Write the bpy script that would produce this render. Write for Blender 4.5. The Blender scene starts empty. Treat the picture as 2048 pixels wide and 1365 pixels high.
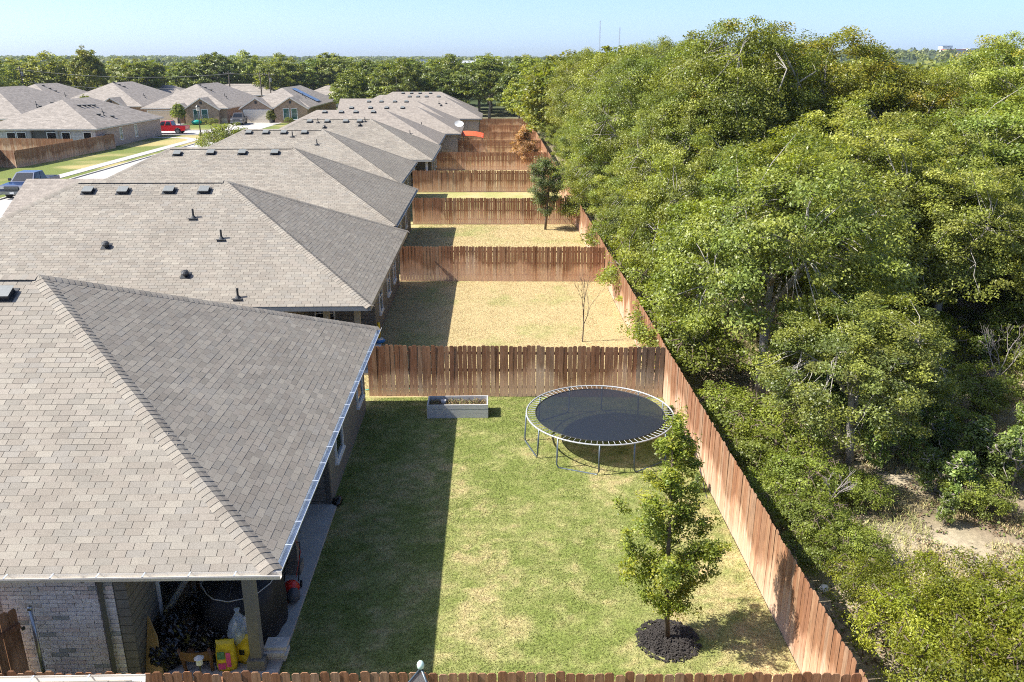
import bpy, math, random
import numpy as np
from mathutils import Vector, Matrix
PI = math.pi
random.seed(7)
sc = bpy.context.scene
col = sc.collection

# ------------------------------------------------------------------ camera, sky, sun, exposure
CAM_H, F_PX, PITCH, YAW = 10.73, 1660.0, math.radians(18.77), math.radians(1.3)
cd = bpy.data.cameras.new('camera'); cam = bpy.data.objects.new('camera', cd); col.objects.link(cam)
cd.sensor_width = 36.0; cd.lens = 36.0 * F_PX / 2048.0; cd.clip_start = 0.1; cd.clip_end = 20000
cam.location = (0, 0, CAM_H); cam.rotation_euler = (PI / 2 - PITCH, 0, -YAW)
sc.camera = cam
SUN_EL, SUN_DIR = math.radians(47.5), Vector((1, 0.11, 0)).normalized()
w = bpy.data.worlds.new('World'); sc.world = w; w.use_nodes = True
nt = w.node_tree; bg = nt.nodes['Background']
sky = nt.nodes.new('ShaderNodeTexSky'); sky.sky_type = 'NISHITA'; sky.sun_disc = False
sky.sun_elevation = SUN_EL; sky.sun_rotation = math.atan2(-SUN_DIR.x, -SUN_DIR.y) % (2 * PI)
sky.air_density = 0.5; sky.dust_density = 1.3; sky.ozone_density = 5.0; sky.altitude = 200
nt.links.new(sky.outputs[0], bg.inputs[0]); bg.inputs[1].default_value = 0.142
sl = bpy.data.lights.new('sun', 'SUN'); sl.energy = 5.0; sl.angle = math.radians(0.53); sl.color = (1.0, 0.955, 0.87)
so = bpy.data.objects.new('sun', sl); col.objects.link(so)
d = Vector((SUN_DIR.x * math.cos(SUN_EL), SUN_DIR.y * math.cos(SUN_EL), -math.sin(SUN_EL)))
so.rotation_euler = d.to_track_quat('-Z', 'Y').to_euler(); so.location = (-60, -5, 80)
sc.view_settings.view_transform = 'Standard'; sc.view_settings.look = 'None'
sc.view_settings.exposure = 1.05; sc.view_settings.gamma = 1.0; sc.view_settings.use_curve_mapping = False
sc.cycles.max_bounces = 6; sc.cycles.transparent_max_bounces = 8; sc.cycles.use_denoising = False; sc.cycles.filter_width = 1.05
sc.cycles.sample_clamp_indirect = 2.5; sc.cycles.max_bounces = 8; sc.cycles.diffuse_bounces = 5; sc.cycles.caustics_reflective = False; sc.cycles.caustics_refractive = False

# ------------------------------------------------------------------ pixel -> direction helpers (photo pixels, 2048 wide)
def ray(px, py):
    v = Vector(((px - 1024) / F_PX, (682.5 - py) / F_PX, -1.0))
    return cam_m @ v
cam_m = Matrix.Rotation(-YAW, 3, 'Z') @ Matrix.Rotation(PI / 2 - PITCH, 3, 'X')
def on_z(px, py, z=0.0):
    v = ray(px, py); t = (z - CAM_H) / v.z; return Vector((v.x * t, v.y * t, z))
def on_y(px, py, Y):
    v = ray(px, py); t = Y / v.y; return Vector((v.x * t, Y, CAM_H + v.z * t))
cam_inv = cam_m.transposed()
def proj(x, y, z):
    v = cam_inv @ Vector((x, y, z - CAM_H))
    if v.z > -0.1: return (-9999, -9999)
    return 1024 - F_PX * v.x / v.z, 682.5 + F_PX * v.y / v.z

# ------------------------------------------------------------------ numpy noise
class VNoise:
    def __init__(s, seed): s.g = np.random.RandomState(seed).rand(256, 256)
    def __call__(s, x, y):
        x = np.asarray(x, float); y = np.asarray(y, float)
        xi = np.floor(x).astype(int); yi = np.floor(y).astype(int); fx = x - xi; fy = y - yi
        fx = fx * fx * (3 - 2 * fx); fy = fy * fy * (3 - 2 * fy)
        g = s.g; a = g[xi % 256, yi % 256]; b = g[(xi + 1) % 256, yi % 256]
        c = g[xi % 256, (yi + 1) % 256]; e = g[(xi + 1) % 256, (yi + 1) % 256]
        return (a * (1 - fx) + b * fx) * (1 - fy) + (c * (1 - fx) + e * fx) * fy
    def fbm(s, x, y, o=4):
        t = 0; a = 0.5; f = 1.0; n = 0
        for i in range(o):
            t = t + a * s(np.asarray(x) * f + 17.3 * i, np.asarray(y) * f + 5.1 * i); n += a; a *= 0.5; f *= 2.1
        return t / n
VN = VNoise(3); VN2 = VNoise(11)

# ------------------------------------------------------------------ materials
MATS = {}
def new_mat(name):
    m = bpy.data.materials.new(name); m.use_nodes = True; MATS[name] = m
    return m, m.node_tree, m.node_tree.nodes['Principled BSDF']
def N(t, typ, **kw):
    n = t.nodes.new(typ)
    for k, v in kw.items(): setattr(n, k, v)
    return n
def bump(t, b, src, strength=0.4, dist=0.01):
    n = N(t, 'ShaderNodeBump'); n.inputs['Strength'].default_value = strength; n.inputs['Distance'].default_value = dist
    t.links.new(src, n.inputs['Height']); t.links.new(n.outputs[0], b.inputs['Normal'])
def ramp(t, fac, stops):
    r = N(t, 'ShaderNodeValToRGB'); e = r.color_ramp.elements
    while len(e) < len(stops): e.new(0.5)
    for i, (p, c) in enumerate(stops): e[i].position = p; e[i].color = (*c, 1)
    t.links.new(fac, r.inputs[0]); return r.outputs[0]
def noise(t, scale, detail=4, rough=0.6, vec=None, dims=None):
    n = N(t, 'ShaderNodeTexNoise'); n.inputs['Scale'].default_value = scale; n.inputs['Detail'].default_value = detail; n.inputs['Roughness'].default_value = rough
    if vec is not None: t.links.new(vec, n.inputs['Vector'])
    return n.outputs['Fac']
def coords(t, kind='Object'): return N(t, 'ShaderNodeTexCoord').outputs[kind]
def geo_pos(t): return N(t, 'ShaderNodeNewGeometry').outputs['Position']
def mix(t, a, b, fac, mode='MIX'):
    n = N(t, 'ShaderNodeMix', data_type='RGBA', blend_type=mode)
    if isinstance(fac, (int, float)): n.inputs[0].default_value = fac
    else: t.links.new(fac, n.inputs[0])
    for i, v in ((6, a), (7, b)):
        if isinstance(v, tuple): n.inputs[i].default_value = (*v[:3], 1)
        else: t.links.new(v, n.inputs[i])
    return n.outputs[2]
def mapr(t, v, a, b, c, e):
    n = N(t, 'ShaderNodeMapRange'); t.links.new(v, n.inputs[0])
    for i, x in enumerate((a, b, c, e)): n.inputs[i + 1].default_value = x
    return n.outputs[0]
def math_n(t, op, a, b):
    n = N(t, 'ShaderNodeMath', operation=op)
    for i, v in enumerate((a, b)):
        if isinstance(v, (int, float)): n.inputs[i].default_value = v
        else: t.links.new(v, n.inputs[i])
    return n.outputs[0]
def simple(name, c, rough=0.6, metal=0.0, var=0.18, scale=6.0, bmp=0.0, spec=0.4, world=False):
    """plain surface with blotchy tone variation and a little relief"""
    m, t, b = new_mat(name)
    v = geo_pos(t) if world else coords(t)
    f = noise(t, scale, 5, 0.65, v)
    o = ramp(t, f, [(0.25, tuple(x * (1 - var) for x in c)), (0.75, tuple(min(1, x * (1 + var)) for x in c))])
    t.links.new(o, b.inputs['Base Color']); b.inputs['Roughness'].default_value = rough; b.inputs['Metallic'].default_value = metal
    b.inputs['Specular IOR Level'].default_value = spec
    if bmp: bump(t, b, noise(t, scale * 6, 4, 0.6, v), bmp, 0.01)
    return m
def attr(t, name='Col'):
    n = N(t, 'ShaderNodeAttribute'); n.attribute_name = name; return n
def foliage(name, trans=0.3, rough=0.5, hue=0.02):
    m, t, b = new_mat(name)
    a = attr(t); oi = N(t, 'ShaderNodeObjectInfo')
    hs = N(t, 'ShaderNodeHueSaturation'); t.links.new(a.outputs['Color'], hs.inputs['Color'])
    t.links.new(mapr(t, oi.outputs['Random'], 0, 1, 0.5 - hue, 0.5 + hue * 0.2), hs.inputs['Hue'])
    t.links.new(mapr(t, math_n(t, 'FRACT', math_n(t, 'MULTIPLY', oi.outputs['Random'], 7.31), 0), 0, 1, 0.8, 1.28), hs.inputs['Value'])
    t.links.new(hs.outputs[0], b.inputs['Base Color']); b.inputs['Roughness'].default_value = rough; b.inputs['Specular IOR Level'].default_value = 0.36
    tr = N(t, 'ShaderNodeBsdfTranslucent'); g = mix(t, hs.outputs[0], (1.0, 1.0, 0.25), 1.0, 'MULTIPLY')
    sc_ = mix(t, g, (1.9, 1.9, 1.9), 1.0, 'MULTIPLY'); t.links.new(sc_, tr.inputs[0])
    ms = N(t, 'ShaderNodeMixShader'); ms.inputs[0].default_value = trans
    t.links.new(b.outputs[0], ms.inputs[1]); t.links.new(tr.outputs[0], ms.inputs[2]); t.links.new(ms.outputs[0], t.nodes['Material Output'].inputs[0])
    return m

def shingle_mat():
    m, t, b = new_mat('asphalt_shingle')
    a = attr(t); p = geo_pos(t)
    g = noise(t, 90, 3, 0.7, p); s = noise(t, 0.5, 4, 0.6, p)
    c = mix(t, a.outputs['Color'], ramp(t, g, [(0.3, (0.6, 0.6, 0.6)), (0.7, (1.35, 1.35, 1.35))]), 1.0, 'MULTIPLY')
    c = mix(t, c, ramp(t, s, [(0.3, (0.9, 0.89, 0.88)), (0.7, (1.08, 1.08, 1.07))]), 1.0, 'MULTIPLY')
    t.links.new(c, b.inputs['Base Color']); b.inputs['Roughness'].default_value = 0.9; b.inputs['Specular IOR Level'].default_value = 0.2
    bump(t, b, g, 0.5, 0.004)
shingle_mat()
def brick_tex(name, c1, c2, mortar, bw, rh, ms=0.012, off=0.5, rough=0.85, extra=None, bias=0.0):
    """surface laid in courses, UV in metres (for walls and roofs too far off to tell the pieces apart)"""
    m, t, b = new_mat(name)
    uv = N(t, 'ShaderNodeUVMap').outputs[0]
    br = N(t, 'ShaderNodeTexBrick'); t.links.new(uv, br.inputs['Vector']); br.offset = off
    br.inputs['Color1'].default_value = (*c1, 1); br.inputs['Color2'].default_value = (*c2, 1); br.inputs['Mortar'].default_value = (*mortar, 1)
    br.inputs['Scale'].default_value = 1.0; br.inputs['Brick Width'].default_value = bw; br.inputs['Row Height'].default_value = rh
    br.inputs['Mortar Size'].default_value = ms; br.inputs['Bias'].default_value = bias; br.inputs['Mortar Smooth'].default_value = 0.1
    n = noise(t, 3.0, 5, 0.7, geo_pos(t)); n2 = noise(t, 40, 3, 0.7, geo_pos(t))
    c = mix(t, br.outputs[0], ramp(t, n, [(0.3, (0.8, 0.8, 0.8)), (0.7, (1.2, 1.19, 1.17))]), 1.0, 'MULTIPLY')
    c = mix(t, c, ramp(t, n2, [(0.3, (0.8, 0.8, 0.8)), (0.7, (1.2, 1.2, 1.2))]), 1.0, 'MULTIPLY')
    t.links.new(c, b.inputs['Base Color']); b.inputs['Roughness'].default_value = rough; b.inputs['Specular IOR Level'].default_value = 0.2
    bump(t, b, br.outputs['Fac'], -0.5, 0.012)
brick_tex('shingle_far', (0.245, 0.214, 0.186), (0.3, 0.266, 0.23), (0.155, 0.135, 0.117), 0.305, 0.14, 0.008)
brick_tex('shingle_back', (0.225, 0.2, 0.175), (0.31, 0.276, 0.243), (0.155, 0.138, 0.122), 0.6, 0.28, 0.01)
brick_tex('brick_white_far', (0.5, 0.46, 0.44), (0.36, 0.33, 0.32), (0.2, 0.18, 0.17), 0.285, 0.085)
brick_tex('brick_tan_far', (0.44, 0.3, 0.2), (0.3, 0.19, 0.12), (0.3, 0.25, 0.2), 0.285, 0.085)
brick_tex('brick_buff_far', (0.55, 0.44, 0.38), (0.34, 0.26, 0.22), (0.3, 0.27, 0.24), 0.285, 0.085)
brick_tex('siding_taupe', (0.19, 0.175, 0.15), (0.2, 0.185, 0.16), (0.08, 0.075, 0.065), 30.0, 0.18, 0.01, 0.0)
brick_tex('siding_grey', (0.5, 0.49, 0.49), (0.52, 0.51, 0.51), (0.28, 0.27, 0.27), 30.0, 0.18, 0.012, 0.0)
simple('deck_dark', (0.06, 0.052, 0.045), 0.9)
simple('trim_taupe', (0.2, 0.185, 0.155), 0.6, var=0.1)
simple('trim_dark', (0.1, 0.095, 0.085), 0.6, var=0.1)
simple('fascia_grey', (0.17, 0.19, 0.21), 0.5, var=0.12)
simple('fascia_light', (0.5, 0.48, 0.44), 0.5, var=0.1)
simple('gutter_metal', (0.62, 0.66, 0.7), 0.42, 0.55, var=0.2, scale=3)
simple('gutter_paint', (0.66, 0.62, 0.55), 0.45, var=0.1)
simple('soffit', (0.3, 0.28, 0.24), 0.7)
simple('white_paint', (0.75, 0.75, 0.72), 0.45, var=0.06)
simple('beige_door', (0.62, 0.5, 0.34), 0.5, var=0.06)
simple('cream_door', (0.72, 0.63, 0.5), 0.5, var=0.06)
simple('black_metal', (0.03, 0.032, 0.034), 0.45, var=0.3)
simple('vent_grey', (0.17, 0.18, 0.175), 0.5, var=0.2, scale=12)
simple('concrete', (0.45, 0.43, 0.39), 0.85, var=0.15, scale=1.2, bmp=0.3, world=True)
simple('concrete_pale', (0.4, 0.38, 0.35), 0.85, var=0.1, scale=0.8, bmp=0.2, world=True)
simple('galvanised', (0.42, 0.44, 0.45), 0.35, 0.8, var=0.2)
simple('white_metal', (0.4, 0.41, 0.42), 0.35, 0.1, var=0.08)
simple('frame_steel', (0.11, 0.14, 0.165), 0.4, 0.4, var=0.2)
simple('black_cloth', (0.014, 0.015, 0.018), 0.6, var=0.4, bmp=0.3)
simple('black_plastic', (0.006, 0.006, 0.007), 0.22, var=0.3, bmp=0.2, spec=0.6)
simple('piping', (0.55, 0.54, 0.5), 0.6)
simple('brown_wood', (0.16, 0.08, 0.04), 0.6, var=0.35, scale=9)
simple('grey_wood', (0.3, 0.29, 0.27), 0.8, var=0.3, scale=8)
simple('plywood', (0.42, 0.27, 0.1), 0.6, var=0.25, scale=5)
simple('yellow_bag', (0.75, 0.55, 0.03), 0.35, var=0.25, scale=9)
simple('pink_print', (0.75, 0.08, 0.3), 0.4, var=0.2)
simple('green_print', (0.06, 0.2, 0.12), 0.4, var=0.5, scale=14)
simple('red_plastic', (0.6, 0.02, 0.015), 0.3, var=0.15)
simple('orange_cloth', (0.72, 0.1, 0.03), 0.6, var=0.15)
simple('blue_plastic', (0.02, 0.2, 0.55), 0.35)
simple('yellow_plastic', (0.8, 0.55, 0.02), 0.4)
simple('teal_plastic', (0.0, 0.28, 0.22), 0.4)
simple('mint_plastic', (0.55, 0.72, 0.62), 0.4)
simple('grey_cloth', (0.1, 0.1, 0.105), 0.8, var=0.2)
simple('terracotta_dark', (0.02, 0.018, 0.018), 0.4)
simple('soil', (0.09, 0.06, 0.035), 0.95, var=0.5, scale=25, bmp=0.6)
simple('mulch', (0.04, 0.034, 0.03), 0.85, var=0.6, scale=30, bmp=0.8)
simple('bark_grey', (0.3, 0.275, 0.24), 0.9, var=0.35, scale=4, bmp=0.6)
simple('bark_brown', (0.12, 0.09, 0.065), 0.9, var=0.35, scale=6, bmp=0.6)
simple('dead_twig', (0.3, 0.26, 0.24), 0.85, var=0.2)
simple('pole_wood', (0.13, 0.105, 0.085), 0.9, var=0.25, scale=3)
simple('wire', (0.12, 0.12, 0.12), 0.6)
simple('tyre', (0.012, 0.012, 0.013), 0.8)
simple('rim', (0.25, 0.26, 0.27), 0.3, 0.8)
simple('paver', (0.62, 0.58, 0.52), 0.85, var=0.15, scale=10)
simple('wall_white_far', (0.7, 0.71, 0.72), 0.7)
simple('wall_brick_far', (0.3, 0.1, 0.07), 0.8)
simple('wall_cream_far', (0.62, 0.52, 0.38), 0.8)
simple('roof_grey_far', (0.35, 0.36, 0.38), 0.7)
simple('roof_blue_far', (0.04, 0.12, 0.35), 0.6)
simple('roof_red_far', (0.45, 0.08, 0.06), 0.6)
simple('asphalt_street', (0.4, 0.385, 0.36), 0.9, var=0.07, scale=0.5, bmp=0.1, world=True)
for nm, c in (('paint_red', (0.55, 0.005, 0.012)), ('paint_blue', (0.004, 0.025, 0.095)), ('paint_grey', (0.07, 0.065, 0.062))):
    m, t, b = new_mat(nm); b.inputs['Base Color'].default_value = (*c, 1); b.inputs['Roughness'].default_value = 0.3; b.inputs['Metallic'].default_value = 0.0
    b.inputs['Coat Weight'].default_value = 0.35; b.inputs['Coat Roughness'].default_value = 0.06
    o = mix(t, c, tuple(x * 0.8 + 0.01 for x in c), noise(t, 2.0, 4, 0.6, coords(t))); t.links.new(o, b.inputs['Base Color'])
def glass(name, c, rough=0.08):
    m, t, b = new_mat(name); o = mix(t, c, tuple(x * 0.5 for x in c), noise(t, 1.2, 3, 0.5, coords(t)))
    t.links.new(o, b.inputs['Base Color']); b.inputs['Roughness'].default_value = rough; b.inputs['Specular IOR Level'].default_value = 0.7
glass('glass_dark', (0.012, 0.014, 0.016)); glass('glass_teal', (0.02, 0.13, 0.11)); glass('solar_glass', (0.03, 0.04, 0.075), 0.12); glass('lamp_glass', (0.6, 0.6, 0.55), 0.2)
def see_through(name, c, alpha, rough=0.5):
    m, t, b = new_mat(name); f = noise(t, 60, 2, 0.5, coords(t))
    t.links.new(ramp(t, f, [(0.3, tuple(x * 0.8 for x in c)), (0.7, tuple(min(1, x * 1.2) for x in c))]), b.inputs['Base Color']); b.inputs['Roughness'].default_value = rough
    tr = N(t, 'ShaderNodeBsdfTransparent'); ms = N(t, 'ShaderNodeMixShader'); ms.inputs[0].default_value = alpha
    t.links.new(tr.outputs[0], ms.inputs[1]); t.links.new(b.outputs[0], ms.inputs[2]); t.links.new(ms.outputs[0], t.nodes['Material Output'].inputs[0])
see_through('trampoline_mesh', (0.011, 0.015, 0.024), 0.92); see_through('clear_bag', (0.6, 0.72, 0.8), 0.55, 0.2); see_through('net_grey', (0.12, 0.12, 0.12), 0.7)
def fence_mat():
    m, t, b = new_mat('fence_wood')
    a = attr(t); p = geo_pos(t); oc = coords(t)
    sp = N(t, 'ShaderNodeSeparateXYZ'); t.links.new(oc, sp.inputs[0])
    # grain along the board
    mp = N(t, 'ShaderNodeMapping'); mp.inputs['Scale'].default_value = (1, 1, 0.09); t.links.new(p, mp.inputs[0])
    g = noise(t, 24, 6, 0.75, mp.outputs[0]); kn = noise(t, 7, 2, 0.5, p)
    mp2 = N(t, 'ShaderNodeMapping'); mp2.inputs['Scale'].default_value = (1, 1, 0.25); t.links.new(p, mp2.inputs[0])
    big = noise(t, 0.55, 4, 0.65, mp2.outputs[0])
    # water-darkened upper boards with a wavy lower edge
    edge = math_n(t, 'SUBTRACT', sp.outputs['Z'], mapr(t, big, 0.3, 0.7, 0.25, 1.35))
    st = mapr(t, edge, -0.12, 0.18, 0.0, 1.0)
    c = mix(t, a.outputs['Color'], ramp(t, g, [(0.3, (0.5, 0.47, 0.45)), (0.7, (1.4, 1.38, 1.35))]), 1.0, 'MULTIPLY')
    c = mix(t, c, (0.55, 0.47, 0.41), st, 'MULTIPLY')
    lw = mapr(t, edge, -0.9, -0.2, 1.0, 0.0)
    c = mix(t, c, (0.62, 0.42, 0.3), math_n(t, 'MULTIPLY', lw, 0.75))
    c = mix(t, c, (0.06, 0.035, 0.025), mapr(t, kn, 0.72, 0.78, 0, 0.7))
    t.links.new(c, b.inputs['Base Color']); b.inputs['Roughness'].default_value = 0.8; b.inputs['Specular IOR Level'].default_value = 0.25
    bump(t, b, g, 0.4, 0.004)
fence_mat()
def brick_piece_mat():
    m, t, b = new_mat('brick_piece')
    a = attr(t); p = geo_pos(t); g = noise(t, 30, 5, 0.75, p); k = noise(t, 9, 3, 0.6, p)
    c = mix(t, a.outputs['Color'], ramp(t, g, [(0.3, (0.68, 0.66, 0.66)), (0.65, (1.2, 1.2, 1.2))]), 1.0, 'MULTIPLY')
    c = mix(t, c, (0.25, 0.2, 0.17), mapr(t, k, 0.62, 0.7, 0, 0.6))
    t.links.new(c, b.inputs['Base Color']); b.inputs['Roughness'].default_value = 0.9
    bump(t, b, g, 0.5, 0.006)
brick_piece_mat()
def planter_mat():
    m, t, b = new_mat('weathered_board'); p = coords(t)
    mp = N(t, 'ShaderNodeMapping'); mp.inputs['Scale'].default_value = (0.12, 1, 1); t.links.new(p, mp.inputs[0])
    g = noise(t, 50, 5, 0.7, mp.outputs[0])
    c = ramp(t, g, [(0.3, (0.34, 0.335, 0.33)), (0.7, (0.6, 0.6, 0.59))]); t.links.new(c, b.inputs['Base Color']); b.inputs['Roughness'].default_value = 0.85
    bump(t, b, g, 0.4, 0.004)
planter_mat()
def vcol_ground(name, fine=(0.6, 1.4), sc1=14, sc2=90, rough=0.95, bs=0.6):
    m, t, b = new_mat(name); a = attr(t); p = geo_pos(t)
    n1 = noise(t, sc1, 5, 0.7, p); n2 = noise(t, sc2, 3, 0.7, p)
    c = mix(t, a.outputs['Color'], ramp(t, n1, [(0.3, (fine[0],) * 3), (0.7, (fine[1],) * 3)]), 1.0, 'MULTIPLY')
    c = mix(t, c, ramp(t, n2, [(0.3, (fine[0],) * 3), (0.7, (fine[1],) * 3)]), 1.0, 'MULTIPLY')
    t.links.new(c, b.inputs['Base Color']); b.inputs['Roughness'].default_value = rough; b.inputs['Specular IOR Level'].default_value = 0.15
    bump(t, b, n2, bs, 0.02)
vcol_ground('lawn'); vcol_ground('dirt', (0.72, 1.25), 6, 40)
foliage('oak_leaf', 0.27, 0.42, 0.02); foliage('bush_leaf', 0.35, 0.45, 0.01); foliage('far_leaf', 0.25, 0.6, 0.02)
def grass_mat():
    m, t, b = new_mat('grass_blade'); a = attr(t); t.links.new(a.outputs['Color'], b.inputs['Base Color']); b.inputs['Roughness'].default_value = 0.6
    b.inputs['Specular IOR Level'].default_value = 0.25
grass_mat()

# ------------------------------------------------------------------ mesh builder
class MB:
    def __init__(s): s.v = []; s.f = []; s.uv = []; s.c = []; s.mi = []; s.cur = (1, 1, 1); s.m = 0
    def vert(s, p): s.v.append(tuple(p)); s.c.append(s.cur); return len(s.v) - 1
    def face(s, pts, uv=None):
        i = [s.vert(p) for p in pts]; s.f.append(i); s.uv.append(uv); s.mi.append(s.m); return i
    def box(s, x0, x1, y0, y1, z0, z1, uvs=False):
        P = [(x0, y0, z0), (x1, y0, z0), (x1, y1, z0), (x0, y1, z0), (x0, y0, z1), (x1, y0, z1), (x1, y1, z1), (x0, y1, z1)]
        for q, ax in (((3, 2, 1, 0), 'z'), ((4, 5, 6, 7), 'z'), ((0, 1, 5, 4), 'y'), ((1, 2, 6, 5), 'x'), ((2, 3, 7, 6), 'y'), ((3, 0, 4, 7), 'x')):
            pts = [P[k] for k in q]
            uv = [((p[0], p[2]) if ax == 'y' else (p[1], p[2]) if ax == 'x' else (p[0], p[1])) for p in pts]
            s.face(pts, uv)
        return s
    def obox(s, c, ax, ay, az):
        c, ax, ay, az = map(Vector, (c, ax, ay, az))
        P = [c + ax * i + ay * j + az * k for k in (-1, 1) for j in (-1, 1) for i in (-1, 1)]
        for q in ((0, 2, 3, 1), (4, 5, 7, 6), (0, 1, 5, 4), (1, 3, 7, 5), (3, 2, 6, 7), (2, 0, 4, 6)): s.face([P[k] for k in q], [(P[k].x + P[k].y, P[k].z) for k in q])
        return s
    def bar(s, a, b, w=0.05, h=None, up=(0, 0, 1)):
        a, b = Vector(a), Vector(b); dd = (b - a); L = dd.length; dd.normalize(); up = Vector(up)
        if abs(dd.dot(up)) > 0.99: up = Vector((1, 0, 0))
        r = dd.cross(up).normalized(); u = r.cross(dd)
        return s.obox((a + b) / 2, r * (w / 2), dd * (L / 2), u * ((h or w) / 2))
    def tube(s, pts, rad, n=6, cap=True):
        pts = [Vector(p) for p in pts]
        rad = [rad] * len(pts) if isinstance(rad, (int, float)) else list(rad)
        rings = []
        for i, p in enumerate(pts):
            t = (pts[min(i + 1, len(pts) - 1)] - pts[max(i - 1, 0)])
            if t.length < 1e-6: t = Vector((0, 0, 1))
            t.normalize(); a = Vector((0, 0, 1)) if abs(t.z) < 0.95 else Vector((1, 0, 0))
            r = t.cross(a).normalized(); u = t.cross(r)
            rings.append([s.vert(p + (r * math.cos(2 * PI * k / n) + u * math.sin(2 * PI * k / n)) * rad[i]) for k in range(n)])
        for a, b in zip(rings, rings[1:]):
            for k in range(n): s.f.append([a[k], a[(k + 1) % n], b[(k + 1) % n], b[k]]); s.uv.append(None); s.mi.append(s.m)
        if cap:
            s.f.append(rings[0][::-1]); s.uv.append(None); s.mi.append(s.m); s.f.append(rings[-1]); s.uv.append(None); s.mi.append(s.m)
        return s
    def lathe(s, c, prof, n=16, sx=1.0, sy=1.0):
        c = Vector(c); rings = []
        for r, z in prof: rings.append([s.vert(c + Vector((r * sx * math.cos(2 * PI * k / n), r * sy * math.sin(2 * PI * k / n), z))) for k in range(n)])
        for a, b in zip(rings, rings[1:]):
            for k in range(n): s.f.append([a[k], a[(k + 1) % n], b[(k + 1) % n], b[k]]); s.uv.append(None); s.mi.append(s.m)
        for rr in (rings[0][::-1], rings[-1]): s.f.append(rr); s.uv.append(None); s.mi.append(s.m)
        return s
    def prism(s, poly, off):
        """polygon (3D points) extruded by vector off"""
        off = Vector(off); A = [Vector(p) for p in poly]; B = [p + off for p in A]
        cu = lambda L: [(q.x + q.y, q.z) for q in L]; s.face(A[::-1], cu(A[::-1])); s.face(B, cu(B))
        for i in range(len(A)):
            j = (i + 1) % len(A); s.face([A[i], A[j], B[j], B[i]], [(A[i].x + A[i].y, A[i].z), (A[j].x + A[j].y, A[j].z), (B[j].x + B[j].y, B[j].z), (B[i].x + B[i].y, B[i].z)])
        return s
    def mesh(s, name, mats, smooth=False):
        me = bpy.data.meshes.new(name); me.from_pydata(s.v, [], s.f)
        for m in (mats if isinstance(mats, (list, tuple)) else [mats]): me.materials.append(MATS[m])
        if any(s.mi): me.polygons.foreach_set('material_index', s.mi)
        if any(u is not None for u in s.uv):
            ul = me.uv_layers.new(name='UVMap'); dat = []
            for f, u in zip(s.f, s.uv):
                for k in range(len(f)): dat.extend(u[k] if u else (0, 0))
            ul.data.foreach_set('uv', dat)
        at = me.attributes.new('Col', 'FLOAT_COLOR', 'POINT')
        ca = np.ones((len(s.v), 4), np.float32); ca[:, :3] = np.array(s.c, np.float32).reshape(-1, 3); at.data.foreach_set('color', ca.ravel())
        if smooth: me.polygons.foreach_set('use_smooth', [True] * len(me.polygons))
        me.update(); return me
    def obj(s, name, mats, parent=None, smooth=False, loc=None):
        return link(name, s.mesh(name, mats, smooth), parent, loc)
def link(name, data, parent=None, loc=None, rz=0.0, kind=None):
    o = bpy.data.objects.new(name, data); col.objects.link(o)
    if parent is not None: o.parent = parent
    if loc is not None: o.location = loc
    if rz: o.rotation_euler = (0, 0, rz)
    if kind: o['kind'] = kind
    return o
def tag(o, label, cat, group=None):
    o['label'] = label; o['category'] = cat
    if group: o['group'] = group
    return o
def thing(name, label, cat, loc=(0, 0, 0), rz=0.0, group=None):
    return tag(link(name, None, None, loc, rz), label, cat, group)
def struct(o): o['kind'] = 'structure'; return o
def fast_mesh(name, V, Fq, C, mat, k=4):
    """numpy mesh: V (n,3), faces of k vertices (m,k), colours (n,3)"""
    me = bpy.data.meshes.new(name); me.vertices.add(len(V)); me.vertices.foreach_set('co', np.asarray(V, np.float32).ravel())
    m = len(Fq); me.loops.add(m * k); me.loops.foreach_set('vertex_index', np.asarray(Fq, np.int32).ravel())
    me.polygons.add(m); me.polygons.foreach_set('loop_start', np.arange(0, m * k, k, dtype=np.int32))
    try: me.polygons.foreach_set('loop_total', np.full(m, k, np.int32))
    except Exception: pass
    me.materials.append(MATS[mat])
    at = me.attributes.new('Col', 'FLOAT_COLOR', 'POINT'); ca = np.ones((len(V), 4), np.float32); ca[:, :3] = C; at.data.foreach_set('color', ca.ravel())
    me.update(calc_edges=True); me.validate(); return me

# ------------------------------------------------------------------ terrain, lawns, street
def far_h(x, y):
    r = np.hypot(x, y)
    k = np.clip((r - 500) / 1800, 0, 1); k = k * k * (3 - 2 * k)
    h = k * (1 + 11 * VN.fbm(x / 900.0 + 3, y / 900.0 + 8, 3)) - 4 * np.exp(-((r - 650) / 260) ** 2)
    t = np.exp(-(((x - 640) / 330) ** 2 + ((y - 1150) / 330) ** 2))      # the town's low hill
    return h + 12 * t
def grid(name, xs, ys, zf, cf, mat):
    X, Y = np.meshgrid(xs, ys, indexing='ij'); Z = zf(X, Y); C = cf(X, Y)
    nx, ny = len(xs), len(ys); I = np.arange(nx * ny).reshape(nx, ny)
    Fq = np.stack([I[:-1, :-1], I[1:, :-1], I[1:, 1:], I[:-1, 1:]], -1).reshape(-1, 4)
    return fast_mesh(name, np.stack([X, Y, Z], -1).reshape(-1, 3), Fq, C.reshape(-1, 3), mat)
def lerp3(a, b, f): f = np.clip(f, 0, 1)[..., None]; return np.array(a) * (1 - f) + np.array(b) * f
SAND, LITTER, SCRUB = (0.43, 0.36, 0.25), (0.2, 0.15, 0.1), (0.14, 0.14, 0.06)
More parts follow.
